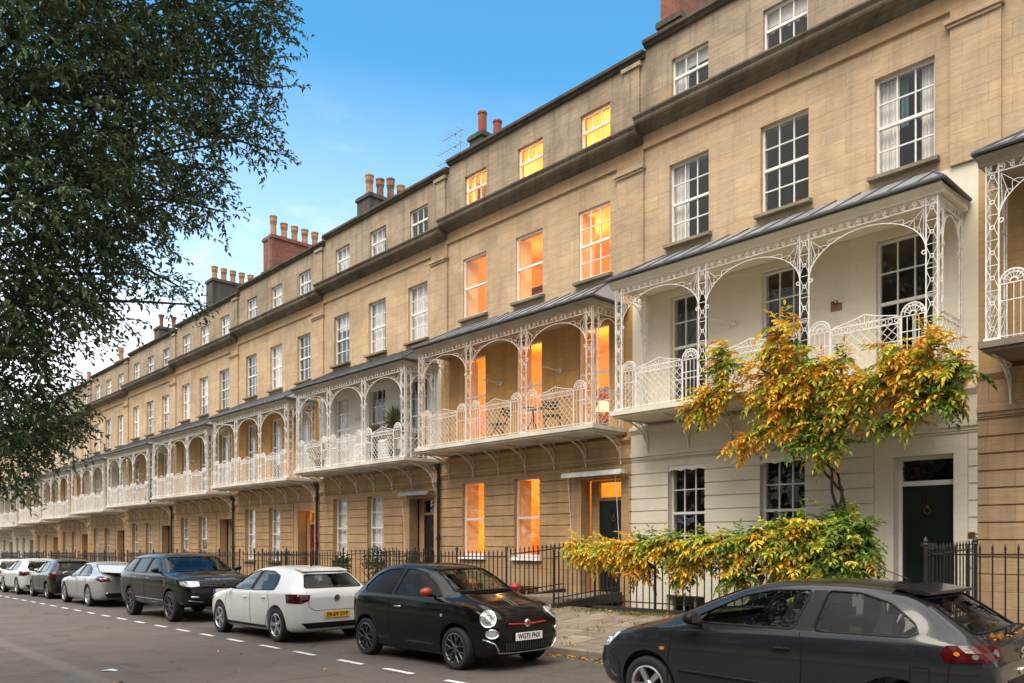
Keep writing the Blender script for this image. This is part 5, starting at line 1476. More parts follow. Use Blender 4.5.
    # seats and wheel seen through the glass
    if hollow:
        zb0 = min(p[1] for w_ in win for p in sc2(w_))
        for (x, w_) in ((-.15*sx, .42), (-1.0*sx, .38)):
            for s in (-1, 1):
                m = MB(); m.prism([(x-.10,zb0-.04),(x+.06,zb0-.04),(x-.05,zb0+.16),(x-.15,zb0+.15)], s*.37-w_/2, s*.37+w_/2)
                m.prism([(x-.16,zb0+.155),(x-.06,zb0+.155),(x-.09,zb0+.29),(x-.17,zb0+.29)], s*.37-.13, s*.37+.13); m.build('car_seat', M['seat'], root)
        m = MB(); cx, cy = .42*sx, -.35
        m.tube([(cx-.05*math.sin(t), cy+.18*math.cos(t), zb0+.04+.165*math.sin(t)) for t in [2*math.pi*k/20 for k in range(20)]], .016, 6, closed=True)
        m.tube([(cx,cy-.17,zb0+.04),(cx+.04,cy,zb0+.02),(cx,cy+.17,zb0+.04)], .016, 5); m.build('steering_wheel', M['trim'], root)
    if extras: extras(root, sh, sc2, sx, sz)
    return root
def lampset(root, sh, name, pts, ang, mat, off=.006, inner=None):
    """lens on both corners; pts are rough (x, y>0, z) points, ang the viewing angle from +x"""
    for s in (1, -1):
        P = [(x, y*s, z) for x, y, z in pts]
        o = sh.patch(P, (ang*s,), off, .02, .05).build(name, mat, root, smooth=True)
        for (nm, c, rad, mt) in (inner or []):
            Q = [(c[0]-rad*1.0*math.cos(t)*math.sin(R(ang)), (c[1]+rad*math.cos(t)*math.cos(R(ang)))*s, c[2]+rad*math.sin(t)) for t in [2*math.pi*k/14 for k in range(14)]]
            sh.patch(Q, (ang*s,), off+.004, .01, .05).build(nm, mt, o, smooth=True)
def handle(root, sh, x, z, mat, L=.16):
    for s in (1, -1):
        h, nr = sh.hit(-x if s > 0 else x, z, math.pi/2*s)
        m = MB(); y = h.y+s*.022
        m.tube([(x-L/2,h.y-s*.006,z),(x-L/2+.02,y,z+.002),(x+L/2-.02,y,z+.002),(x+L/2,h.y-s*.006,z)], .012, 6); m.build('door_handle', mat, root)
def strip_b(root, sh, name, pts, mode, mat, r=.014, off=.004, sides=6):
    m = MB(); sh.line(m, pts, mode, r, off, False, .05, sides); m.build(name, mat, root, smooth=True)

# ---- near dark grey three-door hatchback
ST_IB = [(-1.93,.42,.74,.62,.56,.78,.80),(-1.89,.32,.88,.73,.62,.93,.95),(-1.74,.27,.945,.80,.62,1.0,1.04),(-1.50,.24,.955,.835,.60,1.16,1.21),(-1.28,.23,.955,.845,.58,1.31,1.365),(-.75,.22,.945,.85,.57,1.355,1.41),(-.1,.22,.935,.85,.57,1.36,1.415),
         (.30,.22,.925,.85,.58,1.29,1.35),(.72,.22,.915,.85,.64,1.11,1.165),(1.08,.22,.905,.845,.69,.965,1.01),(1.4,.23,.875,.83,.67,.905,.945),(1.75,.25,.79,.78,.60,.815,.85),(1.95,.3,.67,.69,.52,.70,.72),(2.02,.4,.57,.58,.45,.6,.615)]
def ex_ib(root, sh, sc2, sx, sz):
    lampset(root, sh, 'tail_light', [(-1.66,.82,.945),(-1.84,.62,.945),(-1.90,.46,.915),(-1.91,.47,.845),(-1.88,.60,.825),(-1.64,.83,.82),(-1.62,.84,.89)], 146, M['lamp_r'],
            inner=[('lamp_reflector', (-1.77,.73,.868), .020, M['alloy_g']), ('lamp_reflector', (-1.87,.55,.885), .026, M['alloy_g']), ('lamp_reflector', (-1.70,.80,.885), .016, M['lamp_o'])])
    lampset(root, sh, 'headlight', [(1.62,.80,.82),(1.86,.62,.76),(1.95,.52,.70),(1.92,.56,.62),(1.76,.72,.66)], 40, M['lamp_s'])
    handle(root, sh, -.27, .81, M['trim'])
    for s in 'LR':
        strip_b(root, sh, 'rubbing_strip', [(.82,.50),(-.42,.47)], s, M['trim'], .018, .002); strip_b(root, sh, 'rubbing_strip', [(-.45,.47),(-.80,.46)], s, M['trim'], .018, .002)
        Q = [(1.03+.035*math.cos(t), .70+.018*math.sin(t)) for t in [2*math.pi*k/12 for k in range(12)]]
        sh.patch(Q, s, .006, .01, .03).build('side_repeater', M['lamp_o'], root, smooth=True)
        sh.patch([(2.2,.50),(1.80,.53),(1.62,.52),(1.60,.30),(1.9,.24),(2.2,.24)], s, .008, .012, .06).build('bumper', M['trim'], root, smooth=True) if False else None
    sh.patch([(-.60,.55),(.60,.55),(.64,.40),(.5,.30),(-.5,.30),(-.64,.40)], 'F', .01, .015).build('lower_grille', M['trim'], root, smooth=True)
    sh.patch([(-.42,.74),(.42,.74),(.48,.64),(-.48,.64)], 'F', .006, .015).build('grille', M['trim'], root, smooth=True)
    plate(root, sh, .60, 'B', '', M['plate_y'], .02) if False else None
    sh.patch([(-.40,.66),(.40,.66),(.36,.52),(-.36,.52)], 'B', .006, .01).build('plate_recess', M['trim'], root, smooth=True)
    h, nr = sh.hit(0, .85, math.pi)
    m = MB()          # letter-like badge of two bars
    m.prism([(-.05,.035),(.05,.05),(.05,.028),(-.022,.016),(-.022,.004),(.045,-.008),(.045,-.04),(-.05,-.05),(-.05,-.03),(.018,-.02),(.018,-.012),(-.05,.002)], -.006, .006)
    o = m.build('badge', M['chrome'], root, (h.x-.012, 0, .85)); o.rotation_euler[2] = R(-90)
    me = text_mesh('IBIZA', .07)
    o = link('badge_lettering', me, M['chrome'], root, (sh.hit(0,.70,math.pi)[0].x-.008, .02, .70)); o.rotation_euler = (R(90), 0, R(-90))
    # aerial, roof spoiler, rear wiper
    m = MB(); m.tube([(-1.05,0,1.40),(-1.05,0,1.425)], .02, 8); m.tube([(-1.05,0,1.42),(-.70,0,1.56)], [.005,.003], 5); m.build('aerial', M['trim'], root)
    h = sh.hit(0, .99, math.pi)[0]
    m = MB(); m.lathe([(.0,-.02),(.04,-.02),(.045,.0),(.03,.02),(0,.02)], 10, (h.x-.015,0,1.0), 'x'); m.tube([(h.x-.03,0,1.0),(h.x-.02,-.42,1.03)], .012, 5); m.build('rear_wiper', M['trim'], root)
    m = MB(); m.prism([(-1.15,1.36),(-1.10,1.376),(-1.40,1.335),(-1.43,1.315),(-1.40,1.305),(-1.25,1.33)], -.53, .53); m.build('spoiler', CUR['p'], root)
    lv = Leaves(); q = random.Random(2)
    for k in range(26):
        y = q.uniform(-.5,.5); h = sh.hit(-y, .985, math.pi)[0]; lv.leaf(Vector((h.x-.006, y, .985+q.uniform(-.01,.015))), Vector((q.uniform(-1,.2),q.uniform(-1,1),q.uniform(-.2,.4))).normalized(), Vector((-.6,0,1)), .06, .035, jit(q.choice((OR,(.30,.12,.03))), q))
    lv.build('leaf_litter', M['leaf_w'], root)['kind'] = 'stuff'
car('dark grey three-door hatchback seen side-on with red leaves on its tailgate, nearest', 'parked_car', ST_IB, (-3.74, 7.40), 180, paint('dark_grey_metallic_paint', (.017,.020,.024), .17, .3, .6, .05, .12), 2.46, (1.23,-1.23), (.298,.20,.19),
    [[(.55,.985),(.80,.985),(.52,1.115),(.22,1.25),(-.05,1.312),(-.45,1.325),(-.36,.985)], [(-.55,.985),(-.60,1.325),(-.88,1.315),(-1.15,1.24),(-1.36,1.09),(-1.40,1.02),(-1.32,.985)]],
    [(-.56,1.045),(.56,1.045),(.50,1.305),(-.50,1.305)], [(-.55,1.02),(.55,1.02),(.49,1.285),(-.49,1.285)], ('s',5), 'alloy', seams=[[(.98,.30),(.96,.60),(.88,.97)],[(-.43,.96),(-.46,.70),(-.43,.32)],[(-.43,.32),(.98,.30)],[(1.62,.24),(1.64,.50),(1.78,.60),(1.99,.56)],[(-1.58,.26),(-1.62,.60),(-1.64,.80)],[(-1.50,.62),(-1.36,.62),(-1.36,.76),(-1.50,.76),(-1.50,.62)]],
    mirror_x=(.60,.985), mirror=M['trim'], extras=ex_ib, track=.825)
# ---- small black rounded hatchback with red mirrors
ST_FI = [(-1.74,.40,.80,.55,.48,.84,.86),(-1.70,.30,.93,.68,.55,.97,1.0),(-1.55,.24,.985,.77,.55,1.12,1.17),(-1.30,.22,1.0,.805,.53,1.33,1.39),(-.9,.20,1.0,.815,.53,1.43,1.485),(-.3,.20,.99,.815,.54,1.46,1.515),(.25,.20,.975,.815,.54,1.41,1.47),(.6,.20,.965,.81,.57,1.25,1.31),
         (.95,.20,.96,.805,.63,1.02,1.08),(1.2,.21,.945,.795,.62,.975,1.02),(1.52,.22,.87,.755,.56,.90,.93),(1.72,.26,.75,.69,.49,.78,.81),(1.82,.34,.62,.60,.42,.65,.67)]
def ex_fi(root, sh, sc2, sx, sz):
    for s in (1, -1):
        for (c, rad, nm) in (((1.62,.575,.735), .105, 'headlight'), ((1.68,.56,.535), .082, 'fog_light')):
            sq = 1.0 if nm == 'headlight' else .72
            Q = [(c[0]-rad*math.sin(R(38))*math.cos(t), (c[1]+rad*math.cos(R(38))*math.cos(t))*s, c[2]+rad*sq*math.sin(t)) for t in [2*math.pi*k/22 for k in range(22)]]
            o = sh.patch(Q, (38*s,), .014, .03, .05).build(nm, M['lamp_s'], root, smooth=True)
            m = MB(); sh.line(m, Q, (38*s,), .011, .014, True, .04, 6); m.build('chrome_ring', M['chrome'], o, smooth=True)
            if nm == 'headlight':
                Q = [(c[0]-.05*math.sin(R(38))*math.cos(t), (c[1]+.05*math.cos(R(38))*math.cos(t))*s, c[2]+.05*math.sin(t)) for t in [2*math.pi*k/14 for k in range(14)]]
                sh.patch(Q, (38*s,), .019, .01, .05).build('lamp_reflector', M['alloy_d'], o, smooth=True)
    handle(root, sh, -.22, .84, M['chrome'], .15)
    plate(root, sh, .475, 'F', 'WG73 FNX', M['plate_w'], .03)
    sh.patch([(-.46,.40),(.46,.40),(.42,.28),(-.42,.28)], 'F', .008, .01).build('lower_grille', M['trim'], root, smooth=True)
    m = MB()
    for k in range(-9, 10): sh.line(m, [(k*.045,.395),(k*.045,.29)], 'F', .006, .01)
    m.build('grille_bar', M['alloy_d'], root)
    strip_b(root, sh, 'chrome_bumper_strip', [(-.70,.46),(-.60,.40),(-.52,.27),(-.2,.255),(.2,.255),(.52,.27),(.60,.40),(.70,.46)], 'F', M['chrome'], .012, .008)
    strip_b(root, sh, 'red_grille_strip', [(-.36,.655),(-.07,.645)], 'F', M['red_p'], .013, .012); strip_b(root, sh, 'red_grille_strip', [(.07,.645),(.36,.655)], 'F', M['red_p'], .013, .012)
    strip_b(root, sh, 'bonnet_edge', [(-.52,.80),(-.3,.72),(0,.70),(.3,.72),(.52,.80)], 'F', M['trim'], .005, .0)
    h, nr = sh.hit(0, .655, 0); m = MB(); m.lathe([(.0,-.02),(.05,-.02),(.058,.0),(.045,.012),(0,.014)], 18, (h.x+.006,0,.655), 'x'); o = m.build('badge', M['chrome'], root)
    m = MB(); m.lathe([(.0,.0),(.038,.0),(.036,.006),(0,.006)], 16, (h.x+.018,0,.655), 'x'); m.build('badge_centre', M['red_p'], o)
    for y in (-.10, .10): 
        pass
    lampset(root, sh, 'tail_light', [(-1.50,.74,.92),(-1.62,.66,.92),(-1.66,.62,.70),(-1.54,.74,.70)], 140, M['lamp_r'])
    for s in 'LR': sh.patch([(.86+.025*math.cos(t), .76+.022*math.sin(t)) for t in [2*math.pi*k/10 for k in range(10)]], s, .006, .01, .03).build('side_repeater', M['lamp_s'], root, smooth=True)
    for y in (-.045, .02):          # twin bonnet stripes
        m = MB(); P = []
        for k in range(12):
            x = 1.12+.46*k/11; hh = sh.bvh.ray_cast(Vector((x, y, 3)), Vector((0,0,-1)))[0]; P.append(hh+Vector((0,0,.001)))
        b_ = [(p.x,p.y,p.z) for p in P]
        for k in range(11): m.face([b_[k], b_[k+1], (b_[k+1][0], b_[k+1][1]+.02, b_[k+1][2]+.001), (b_[k][0], b_[k][1]+.02, b_[k][2]+.001)])
        m.build('bonnet_stripe', M['alloy_g'], root)
    m = MB(); sh.line(m, [(-.52,1.075),(0,1.055),(.52,1.075)], 'F', .012, .012); m.build('wiper', M['trim'], root)
car('small rounded black hatchback with red mirrors and plate WG73 FNX', 'parked_car', ST_FI, (-9.83, 7.82), 0, paint('black_paint', (.0035,.0035,.004), .08, 0, .15, .1, .04), 2.3, (1.15,-1.15), (.30,.222,.19),
    [[(.80,1.02),(.52,1.20),(.25,1.335),(-.05,1.40),(-.28,1.415),(-.36,1.02)], [(-.44,1.02),(-.38,1.415),(-.80,1.39),(-1.08,1.29),(-1.26,1.12),(-1.20,1.035)]],
    [(-.56,1.09),(.56,1.09),(.46,1.40),(-.46,1.40)], [(-.48,1.06),(.48,1.06),(.42,1.34),(-.42,1.34)], ('y',7), 'alloy_d', glassm=('carglass','carglass_d'), seams=[[(.92,.30),(.90,.70),(.84,.98)],[(-.42,1.0),(-.48,.70),(-.42,.30)],[(-.42,.30),(.92,.30)]],
    mirror=M['red_p'], mirror_x=(.62,1.04), extras=ex_fi, track=.80)
# ---- five-door hatchbacks
ST_PO = [(-2.02,.40,.80,.66,.60,.85,.88),(-1.98,.30,.93,.78,.68,.98,1.0),(-1.86,.26,.975,.845,.63,1.075,1.115),(-1.68,.25,.985,.866,.575,1.275,1.325),(-1.38,.24,.98,.873,.55,1.39,1.44),(-.5,.22,.97,.876,.55,1.435,1.485),(.1,.22,.955,.876,.555,1.40,1.455),(.45,.22,.945,.876,.59,1.28,1.34),
         (.9,.22,.935,.87,.66,1.03,1.085),(1.15,.22,.915,.865,.70,.955,.995),(1.55,.24,.86,.845,.67,.90,.93),(1.84,.26,.77,.79,.61,.81,.83),(1.98,.32,.67,.71,.55,.71,.72),(2.02,.40,.60,.62,.5,.64,.65)]
WIN_PO = [[(.84,.985),(.55,1.15),(.28,1.30),(.02,1.36),(-.16,1.375),(-.16,.985)], [(-.24,.985),(-.24,1.375),(-.70,1.365),(-1.05,1.28),(-1.16,1.12),(-1.14,1.01)]]
WS_PO, RW_PO = [(-.62,1.07),(.62,1.07),(.50,1.37),(-.50,1.37)], [(-.60,1.06),(.60,1.06),(.47,1.31),(-.47,1.31)]
SEAM_PO = [[(.98,.30),(.96,.62),(.88,.98)],[(-.20,.98),(-.22,.60),(-.18,.28)],[(-.95,.98),(-1.02,.70),(-.92,.50),(-.80,.30)],[(-.80,.28),(.98,.30)]]
def hatch_extras(text, badge=True, band=False):
    def ex(root, sh, sc2, sx, sz):
        g_ = lambda P: [(x*sx, y, z*sz) for x, y, z in P]
        lampset(root, sh, 'tail_light', g_([(-1.66,.86,.95),(-1.88,.74,.95),(-1.97,.52,.93),(-1.98,.54,.83),(-1.92,.66,.77),(-1.70,.86,.78)]), 146, M['lamp_r'])
        lampset(root, sh, 'headlight', g_([(1.55,.84,.82),(1.85,.66,.78),(1.95,.52,.72),(1.93,.56,.64),(1.72,.76,.67)]), 42, M['lamp_s'])
        handle(root, sh, .02*sx, .84*sz, CUR['p']); handle(root, sh, -.78*sx, .86*sz, CUR['p'])
        sh.patch([(-.72,.40*sz),(.72,.40*sz),(.60,.29*sz),(-.60,.29*sz)], 'B', .008, .012).build('bumper_insert', M['trim'], root, smooth=True)
        plate(root, sh, .54*sz, 'B', text, M['plate_y'], .016)
        strip_b(root, sh, 'tailgate_gap', [(-.60,1.0*sz),(-.58,.72*sz),(-.46,.63*sz),(.46,.63*sz),(.58,.72*sz),(.60,1.0*sz)], 'B', M['trim'], .005, -.001)
        for s in 'LR': sh.patch([(1.0,.30*sz),(-.85,.30*sz),(-.85,.25*sz),(1.0,.25*sz)], s, .006, .01).build('sill', M['trim'], root, smooth=True)
        if badge:
            h = sh.hit(0, .86*sz, math.pi)[0]; m = MB(); m.lathe([(0,.0),(.055,.0),(.06,.008),(.05,.014),(.0,.014)], 20, (h.x-.016,0,.86*sz), 'x'); o = m.build('badge', M['alloy_d'], root)
            m = MB(); m.ring((h.x-.016,0,.86*sz), .055, .005, 'x', 20); xx = h.x-.019
            m.tube([(xx,.03,.86*sz+.035),(xx,.010,.86*sz-.0),(xx,.0,.86*sz+.022),(xx,-.010,.86*sz-.0),(xx,-.03,.86*sz+.035)], .004, 4); m.tube([(xx,.046,.86*sz+.015),(xx,.02,.86*sz-.045),(xx,.0,.86*sz-.008),(xx,-.02,.86*sz-.045),(xx,-.046,.86*sz+.015)], .004, 4)
            m.build('badge_ring', M['chrome'], o)
        m = MB(); m.prism([(-1.08,1.455*sz),(-1.0,1.47*sz),(-.98,1.475*sz),(-1.12,1.53*sz)], -.012, .012); m.build('aerial', M['trim'], root)
        m = MB(); m.prism([(-1.30*sx,1.425*sz),(-1.28*sx,1.436*sz),(-1.58*sx,1.392*sz),(-1.61*sx,1.375*sz),(-1.57*sx,1.365*sz)], -.48, .48); m.build('spoiler', CUR['p'], root)
    return ex
car('white five-door hatchback with yellow rear plate behind the small black car', 'parked_car', ST_PO, (-14.96, 7.66), 180, paint('white_paint', (.64,.65,.66), .2, 0, .6, .03, .35), 2.56, (1.27,-1.27), (.315,.215,.20), WIN_PO, WS_PO, RW_PO, ('s',5), 'alloy', seams=SEAM_PO, mirror_x=(.70,1.02), mirror=M['trim'], extras=hatch_extras('EK69 SYF'), sz=.955, track=.86, glassm=('carglass','carglass'))
# ---- black sports utility
ST_RR = [(-2.44,.55,.95,.75,.68,1.0,1.03),(-2.41,.42,1.12,.90,.74,1.18,1.2),(-2.28,.40,1.18,.965,.72,1.42,1.47),(-1.98,.38,1.19,.985,.70,1.68,1.735),(-1.2,.36,1.18,.988,.70,1.735,1.785),(-.2,.36,1.16,.988,.70,1.75,1.80),(.35,.36,1.15,.988,.71,1.68,1.74),(.75,.36,1.14,.985,.76,1.44,1.50),
         (1.15,.36,1.13,.98,.83,1.185,1.235),(1.45,.38,1.115,.975,.83,1.15,1.185),(1.95,.40,1.06,.95,.79,1.10,1.13),(2.22,.44,.98,.90,.74,1.01,1.04),(2.32,.52,.86,.83,.68,.90,.92),(2.35,.6,.78,.74,.62,.82,.83)]
SQ = lambda z: z if z < 1.0 else 1.0+(z-1.0)*.83
ST_RR = [(x,zu,SQ(zb),wb,wt,SQ(ze),SQ(zt)) for x,zu,zb,wb,wt,ze,zt in ST_RR]
def ex_rr(root, sh, sc2, sx, sz):
    lampset(root, sh, 'headlight', [(1.98,.92,.98),(2.20,.80,.985),(2.31,.60,.97),(2.33,.58,.87),(2.24,.76,.855),(2.05,.92,.90)], 32, M['lamp_s'], inner=[('lamp_reflector',(2.28,.68,.92),.035,M['chrome'])])
    sh.patch([(-.54,.985),(.54,.985),(.56,.84),(-.56,.84)], 'F', .006, .015).build('grille', M['trim'], root, smooth=True)
    m = MB()
    for z in (.87,.91,.95): sh.line(m, [(-.53,z),(.53,z)], 'F', .008, .012)
    m.build('grille_bar', M['alloy_g'], root)
    sh.patch([(-.86,.68),(-.50,.66),(-.46,.50),(-.80,.54)], 'F', .006, .012).build('air_intake', M['trim'], root, smooth=True); sh.patch([(.86,.68),(.50,.66),(.46,.50),(.80,.54)], 'F', .006, .012).build('air_intake', M['trim'], root, smooth=True)
    for s in (-1, 1): strip_b(root, sh, 'bumper_blade', [(s*.82,.535),(s*.5,.49)], 'F', M['alloy_g'], .014, .01); strip_b(root, sh, 'fog_light', [(s*.78,.62),(s*.60,.61)], 'F', M['lamp_s'], .025, .004)
    plate(root, sh, .74, 'F', '', M['plate_w'], .02, band=True)
    # maker's lettering along the bonnet lip
    me = text_mesh('RANGE ROVER', .085)
    for v in me.vertices:
        y = v.co.x*1.35; h = sh.hit(y, 1.03+v.co.y*.5, 0)[0]; v.co = (h.x+.004+v.co.z, y, 1.03+v.co.y*.5)
    link('bonnet_lettering', me, M['chrome'], root)
    handle(root, sh, -.02, 1.02, M['alloy_g'], .2); handle(root, sh, -1.02, 1.03, M['alloy_g'], .2)
    for s in 'LR':
        strip_b(root, sh, 'sill_trim', [(1.0,.50),(-1.0,.52)], s, M['alloy_g'], .014, .004)
        sh.patch([(1.08,1.02),(1.22,1.02),(1.18,.86),(1.10,.86)], s, .006, .012).build('side_vent', M['alloy_d'], root, smooth=True)
    lampset(root, sh, 'tail_light', [(-2.25,.95,1.12),(-2.40,.80,1.12),(-2.42,.76,.98),(-2.28,.95,.98)], 146, M['lamp_r'])
car('big black sport utility car facing the camera, between the silver saloon and white hatchback', 'parked_car', ST_RR, (-20.92, 7.90), 0, paint('black_metallic_paint', (.005,.005,.0055), .10, .0, .15, .1, .08), 2.92, (1.43,-1.43), (.37,.265,.24),
    [[(.86,1.158),(.60,1.299),(.36,1.448),(.10,1.527),(-.22,1.539),(-.24,1.158)], [(-.33,1.158),(-.33,1.539),(-1.18,1.527),(-1.22,1.166)], [(-1.32,1.174),(-1.28,1.527),(-1.85,1.498),(-2.06,1.332),(-2.12,1.216)]],
    [(-.74,1.199),(.74,1.199),(.60,1.548),(-.60,1.548)], [(-.66,1.208),(.66,1.208),(.58,1.515),(-.58,1.515)], ('s',9), 'alloy_d', glassm=('carglass','carglass_d'), seams=[[(1.02,.42),(1.0,.8),(.92,1.18)],[(-.28,1.18),(-.30,.7),(-.26,.42)],[(-1.25,1.18),(-1.3,.9),(-1.05,.5)]],
    sz=1., mirror_x=(.74,1.19), extras=ex_rr, track=.97)
# ---- silver saloon
ST_SA = [(-2.48,.42,.78,.70,.64,.83,.85),(-2.44,.32,.91,.81,.70,.97,.995),(-2.22,.27,.95,.87,.71,1.01,1.05),(-1.78,.25,.95,.89,.68,1.03,1.08),(-1.45,.24,.95,.897,.61,1.15,1.20),(-1.0,.22,.945,.90,.58,1.34,1.39),(-.4,.22,.935,.90,.57,1.39,1.445),(.2,.22,.925,.90,.57,1.365,1.425),(.6,.22,.915,.897,.60,1.22,1.28),
         (1.02,.22,.905,.89,.68,1.0,1.05),(1.27,.23,.885,.885,.71,.935,.98),(1.75,.25,.825,.86,.67,.865,.90),(2.05,.28,.73,.81,.61,.775,.80),(2.19,.34,.63,.72,.56,.67,.69)]
def ex_sa(root, sh, sc2, sx, sz):
    lampset(root, sh, 'tail_light', [(-2.16,.87,.94),(-2.38,.80,.95),(-2.45,.58,.90),(-2.45,.52,.80),(-2.36,.74,.78),(-2.18,.88,.84)], 150, M['lamp_r'])
    lampset(root, sh, 'headlight', [(1.75,.86,.80),(2.0,.74,.77),(2.12,.58,.70),(2.10,.62,.63),(1.9,.80,.67)], 40, M['lamp_s'])
    sh.patch([(-.70,.42),(.70,.42),(.62,.30),(-.62,.30)], 'B', .008, .012).build('diffuser', M['trim'], root, smooth=True)
    plate(root, sh, .76, 'B', '', M['plate_y'], .016); strip_b(root, sh, 'bumper_chrome', [(-.66,.44),(.66,.44)], 'B', M['chrome'], .01, .006)
    mt = CUR['p']
    handle(root, sh, -.15, .83, mt); handle(root, sh, -1.05, .85, mt)
    for s in 'LR': strip_b(root, sh, 'window_chrome', [(.86,.955),(-1.42,.985)], s, M['chrome'], .008, .006)
car('silver four-door saloon parked between the small black and big black cars', 'parked_car', ST_SA, (-28.15, 7.95), 180, paint('silver_metallic_paint', (.40,.405,.41), .24, .55, .5, .04, .3), 2.84, (1.36,-1.36), (.325,.23,.21),
    [[(.86,.965),(.58,1.12),(.30,1.27),(.02,1.335),(-.20,1.345),(-.20,.965)], [(-.28,.97),(-.28,1.345),(-.70,1.325),(-1.05,1.22),(-1.36,1.04),(-1.33,.985)]],
    [(-.64,1.04),(.64,1.04),(.50,1.35),(-.50,1.35)], [(-.60,1.10),(.60,1.10),(.50,1.34),(-.50,1.34)], ('s',5), 'alloy', seams=[[(.98,.30),(.96,.62),(.90,.95)],[(-.24,.96),(-.26,.60),(-.22,.28)],[(-1.16,.97),(-1.2,.7),(-1.0,.4)]], sz=.96, mirror_x=(.70,.98), extras=ex_sa, track=.885)
# ---- far three
car('small tall black hatchback between the silver saloon and a white hatchback', 'parked_car', ST_PO, (-33.35, 7.95), 180, paint('black_solid_paint', (.006,.006,.0065), .14, 0, .45, .1, .1), 2.4, (1.27,-1.27), (.30,.21,.19), WIN_PO, WS_PO, RW_PO, ('s',5), 'alloy_g', sx=.90, sz=.98, seams=SEAM_PO, mirror_x=(.70,1.02), extras=hatch_extras('', False), track=.80, wmul=.95)
car('tall white hatchback in front of the small black one, cut by nothing', 'parked_car', ST_PO, (-37.75, 7.9), 180, paint('pearl_white_paint', (.48,.49,.50), .2, 0, .6, .03, .3), 2.6, (1.27,-1.27), (.33,.22,.21), WIN_PO, WS_PO, RW_PO, ('s',5), 'alloy', sx=1.0, sz=.98, seams=SEAM_PO, mirror_x=(.70,1.02), mirror=M['trim'], extras=hatch_extras('', False), track=.87, glassm=('carglass','carglass_d'))['label'] = 'tall white hatchback, second car in from the left edge'
car('white car cut off by the left edge of the picture', 'parked_car', ST_PO, (-43.1, 7.9), 180, paint('old_white_paint', (.58,.58,.57), .25, 0, .5, .03, .3), 2.6, (1.27,-1.27), (.32,.22,.20), WIN_PO, WS_PO, RW_PO, ('s',5), 'alloy', sz=.94, seams=SEAM_PO, mirror_x=(.70,1.02), extras=hatch_extras('', False), track=.86)
# ---------------------------------------------------------------- lamps in the lit rooms
def lamp(name, loc, watts, col, size=.12):
    l = bpy.data.lights.new(name, 'POINT'); l.energy = watts; l.color = col; l.shadow_soft_size = size
    o = bpy.data.objects.new(name, l); COL.objects.link(o); o.location = loc
AMB = (1, .47, .09)
hx, hy, hz = X0-W, WALL_Y, 0
for (x, y, z, w_) in ((1.25,1.5,.15,34),(3.3,1.9,.2,34),(1.3,3.2,1.6,34),(3.4,3.2,1.6,30),(6.1,2.2,1.6,45),(1.6,2.4,5.2,60),(3.9,2.4,5.2,60),(5.9,2.4,5.0,60),(1.5,2.4,8.4,26),(3.7,2.4,8.4,60),(5.9,1.4,8.2,90),(1.5,1.6,10.7,80),(3.7,1.6,10.7,85),(5.9,1.5,10.7,80)):
    lamp('room_lamp', (hx+x, hy+y, hz+z), w_*.62, AMB)
lamp('porch_lamp', (X0-W*3+6.0, WALL_Y+.25, H[3].location.z+1.35), 1.6, (1,.42,.10), .06)
lamp('hall_lamp', (X0-W*3+6.1, WALL_Y+2.2, H[3].location.z+1.5), 40, (1,.45,.10))
lamp('room_lamp', (X0-W*7+5.9, WALL_Y+1.6, H[7].location.z+4.6), 130, (1,.42,.09))
# ---------------------------------------------------------------- camera, light, sky
cam = bpy.data.cameras.new('camera'); co = bpy.data.objects.new('camera', cam); COL.objects.link(co)
cam.sensor_width = 36; cam.lens = 786/1024*36; cam.shift_y = (540-341.5)/1024; cam.clip_end = 3000; cam.clip_start = .05
co.location = (0,0,0); co.rotation_euler = (R(90), 0, math.atan(786/737)); sc.camera = co
SUN_EL, SUN_AZ = 58., 165.        # azimuth the light comes FROM, degrees clockwise from +Y
w = bpy.data.worlds.new('World'); sc.world = w; w.use_nodes = True
nt = w.node_tree; bg = nt.nodes['Background']
sky = nt.nodes.new('ShaderNodeTexSky'); sky.sky_type = 'NISHITA'; sky.sun_disc = False
sky.sun_elevation = R(SUN_EL); sky.sun_rotation = R(SUN_AZ); sky.air_density = 1.0; sky.dust_density = .6; sky.ozone_density = 1.4
tc = nt.nodes.new('ShaderNodeTexCoord')
bg.inputs[1].default_value = .12
def N_(typ, **kw):
    n = nt.nodes.new(typ)
    for k, v in kw.items(): setattr(n, k, v)
    return n
def MT(op, a, b=0.):
    n = N_('ShaderNodeMath', operation=op)
    for i, v in enumerate((a, b)):
        if hasattr(v, 'is_output'): nt.links.new(v, n.inputs[i])
        else: n.inputs[i].default_value = v
    return n.outputs[0]
def RM(f, stops):
    n = N_('ShaderNodeValToRGB'); nt.links.new(f, n.inputs[0]); e = n.color_ramp.elements
    while len(e) < len(stops): e.new(.5)
    for i, (p, c) in enumerate(stops): e[i].position = p; e[i].color = (*c, 1)
    return n.outputs[0]
def MX(f, a, b, bl='MIX'):
    n = N_('ShaderNodeMix', data_type='RGBA', blend_type=bl)
    for nm, v in (('Factor', f), ('A', a), ('B', b)):
        sk = [q for q in n.inputs if q.name == nm and q.type == ('VALUE' if nm == 'Factor' else 'RGBA')][0]
        if hasattr(v, 'is_output'): nt.links.new(v, sk)
        elif nm == 'Factor': sk.default_value = v
        else: sk.default_value = (*v, 1)
    return [q for q in n.outputs if q.type == 'RGBA'][0]
gen = tc.outputs['Generated']
sx = N_('ShaderNodeSeparateXYZ'); nt.links.new(gen, sx.inputs[0])
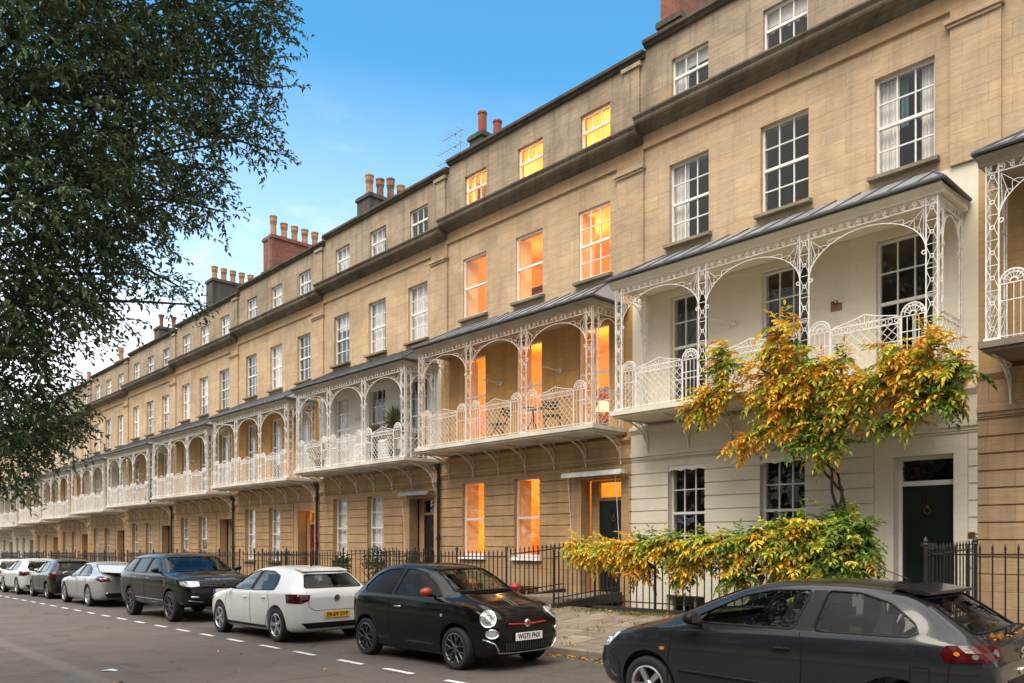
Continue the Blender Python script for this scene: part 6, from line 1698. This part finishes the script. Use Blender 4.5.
# clear blue in front, hazy at the horizon
hue = N_('ShaderNodeHueSaturation'); nt.links.new(sky.outputs[0], hue.inputs['Color']); hue.inputs['Saturation'].default_value = 1.32; hue.inputs['Value'].default_value = 1.08; hue.inputs['Hue'].default_value = .483
west = MT('MULTIPLY', MT('ADD', MT('MULTIPLY', sx.outputs[0], -1.), -.45), .14)
hz = RM(MT('SUBTRACT', sx.outputs[2], west), [(.0,(1,1,1)),(.12,(.80,.80,.80)),(.26,(.30,.30,.30)),(.48,(0,0,0))])
base = MX(hz, hue.outputs[0], (6.2,6.6,6.9))
# broken cloud: thin wisps ahead, a bank of pale cloud overhead and behind
mp = N_('ShaderNodeMapping'); nt.links.new(gen, mp.inputs[0]); mp.inputs['Scale'].default_value = (1,1,2.6)
nz = N_('ShaderNodeTexNoise'); nt.links.new(mp.outputs[0], nz.inputs['Vector']); nz.inputs['Scale'].default_value = 2.6; nz.inputs['Detail'].default_value = 7; nz.inputs['Roughness'].default_value = .58
back = MT('ADD', MT('ADD', MT('MULTIPLY', sx.outputs[1], -.45), MT('MULTIPLY', sx.outputs[0], .45)), MT('MULTIPLY', sx.outputs[2], .45))
cov = MT('ADD', nz.outputs['Fac'], MT('MULTIPLY', back, .8))
cm = RM(cov, [(.42,(0,0,0)),(.62,(1,1,1))])
cc = RM(nz.outputs['Fac'], [(.3,(5.6,5.4,5.3)),(.7,(10.5,9.8,9.0))])
cc = MX(1., cc, RM(sx.outputs[2], [(.08,(.18,.18,.18)),(.55,(.62,.62,.62)),(.85,(1.3,1.3,1.3))]), 'MULTIPLY')
nw = N_('ShaderNodeTexNoise'); mp2 = N_('ShaderNodeMapping'); nt.links.new(gen, mp2.inputs[0]); mp2.inputs['Scale'].default_value = (1.2,1.2,3.4); mp2.inputs['Location'].default_value = (.4,.2,.7); nt.links.new(mp2.outputs[0], nw.inputs['Vector']); nw.inputs['Scale'].default_value = 3.1; nw.inputs['Detail'].default_value = 8; nw.inputs['Roughness'].default_value = .62
ws_ = MT('MULTIPLY', RM(nw.outputs['Fac'], [(.50,(0,0,0)),(.72,(1,1,1))]), RM(sx.outputs[2], [(.05,(1,1,1)),(.30,(.8,.8,.8)),(.50,(.0,.0,.0))]))
base = MX(MT('MULTIPLY', ws_, .7), base, (6.6,6.2,6.1))
fin = MX(MT('MULTIPLY', cm, .92), base, cc)
nt.links.new(fin, bg.inputs[0])
sl = bpy.data.lights.new('sun', 'SUN'); so = bpy.data.objects.new('sun', sl); COL.objects.link(so)
sl.energy = 1.7; sl.angle = R(42); sl.color = (1, .89, .74)
az = R(SUN_AZ); el = R(SUN_EL)
d = Vector((math.sin(az)*math.cos(el), math.cos(az)*math.cos(el), math.sin(el)))
so.rotation_euler = d.to_track_quat('Z', 'Y').to_euler(); so.location = d*40
sc.view_settings.view_transform = 'Standard'; sc.view_settings.look = 'None'; sc.view_settings.gamma = 1; sc.view_settings.use_curve_mapping = False
sc.view_settings.exposure = 1.2
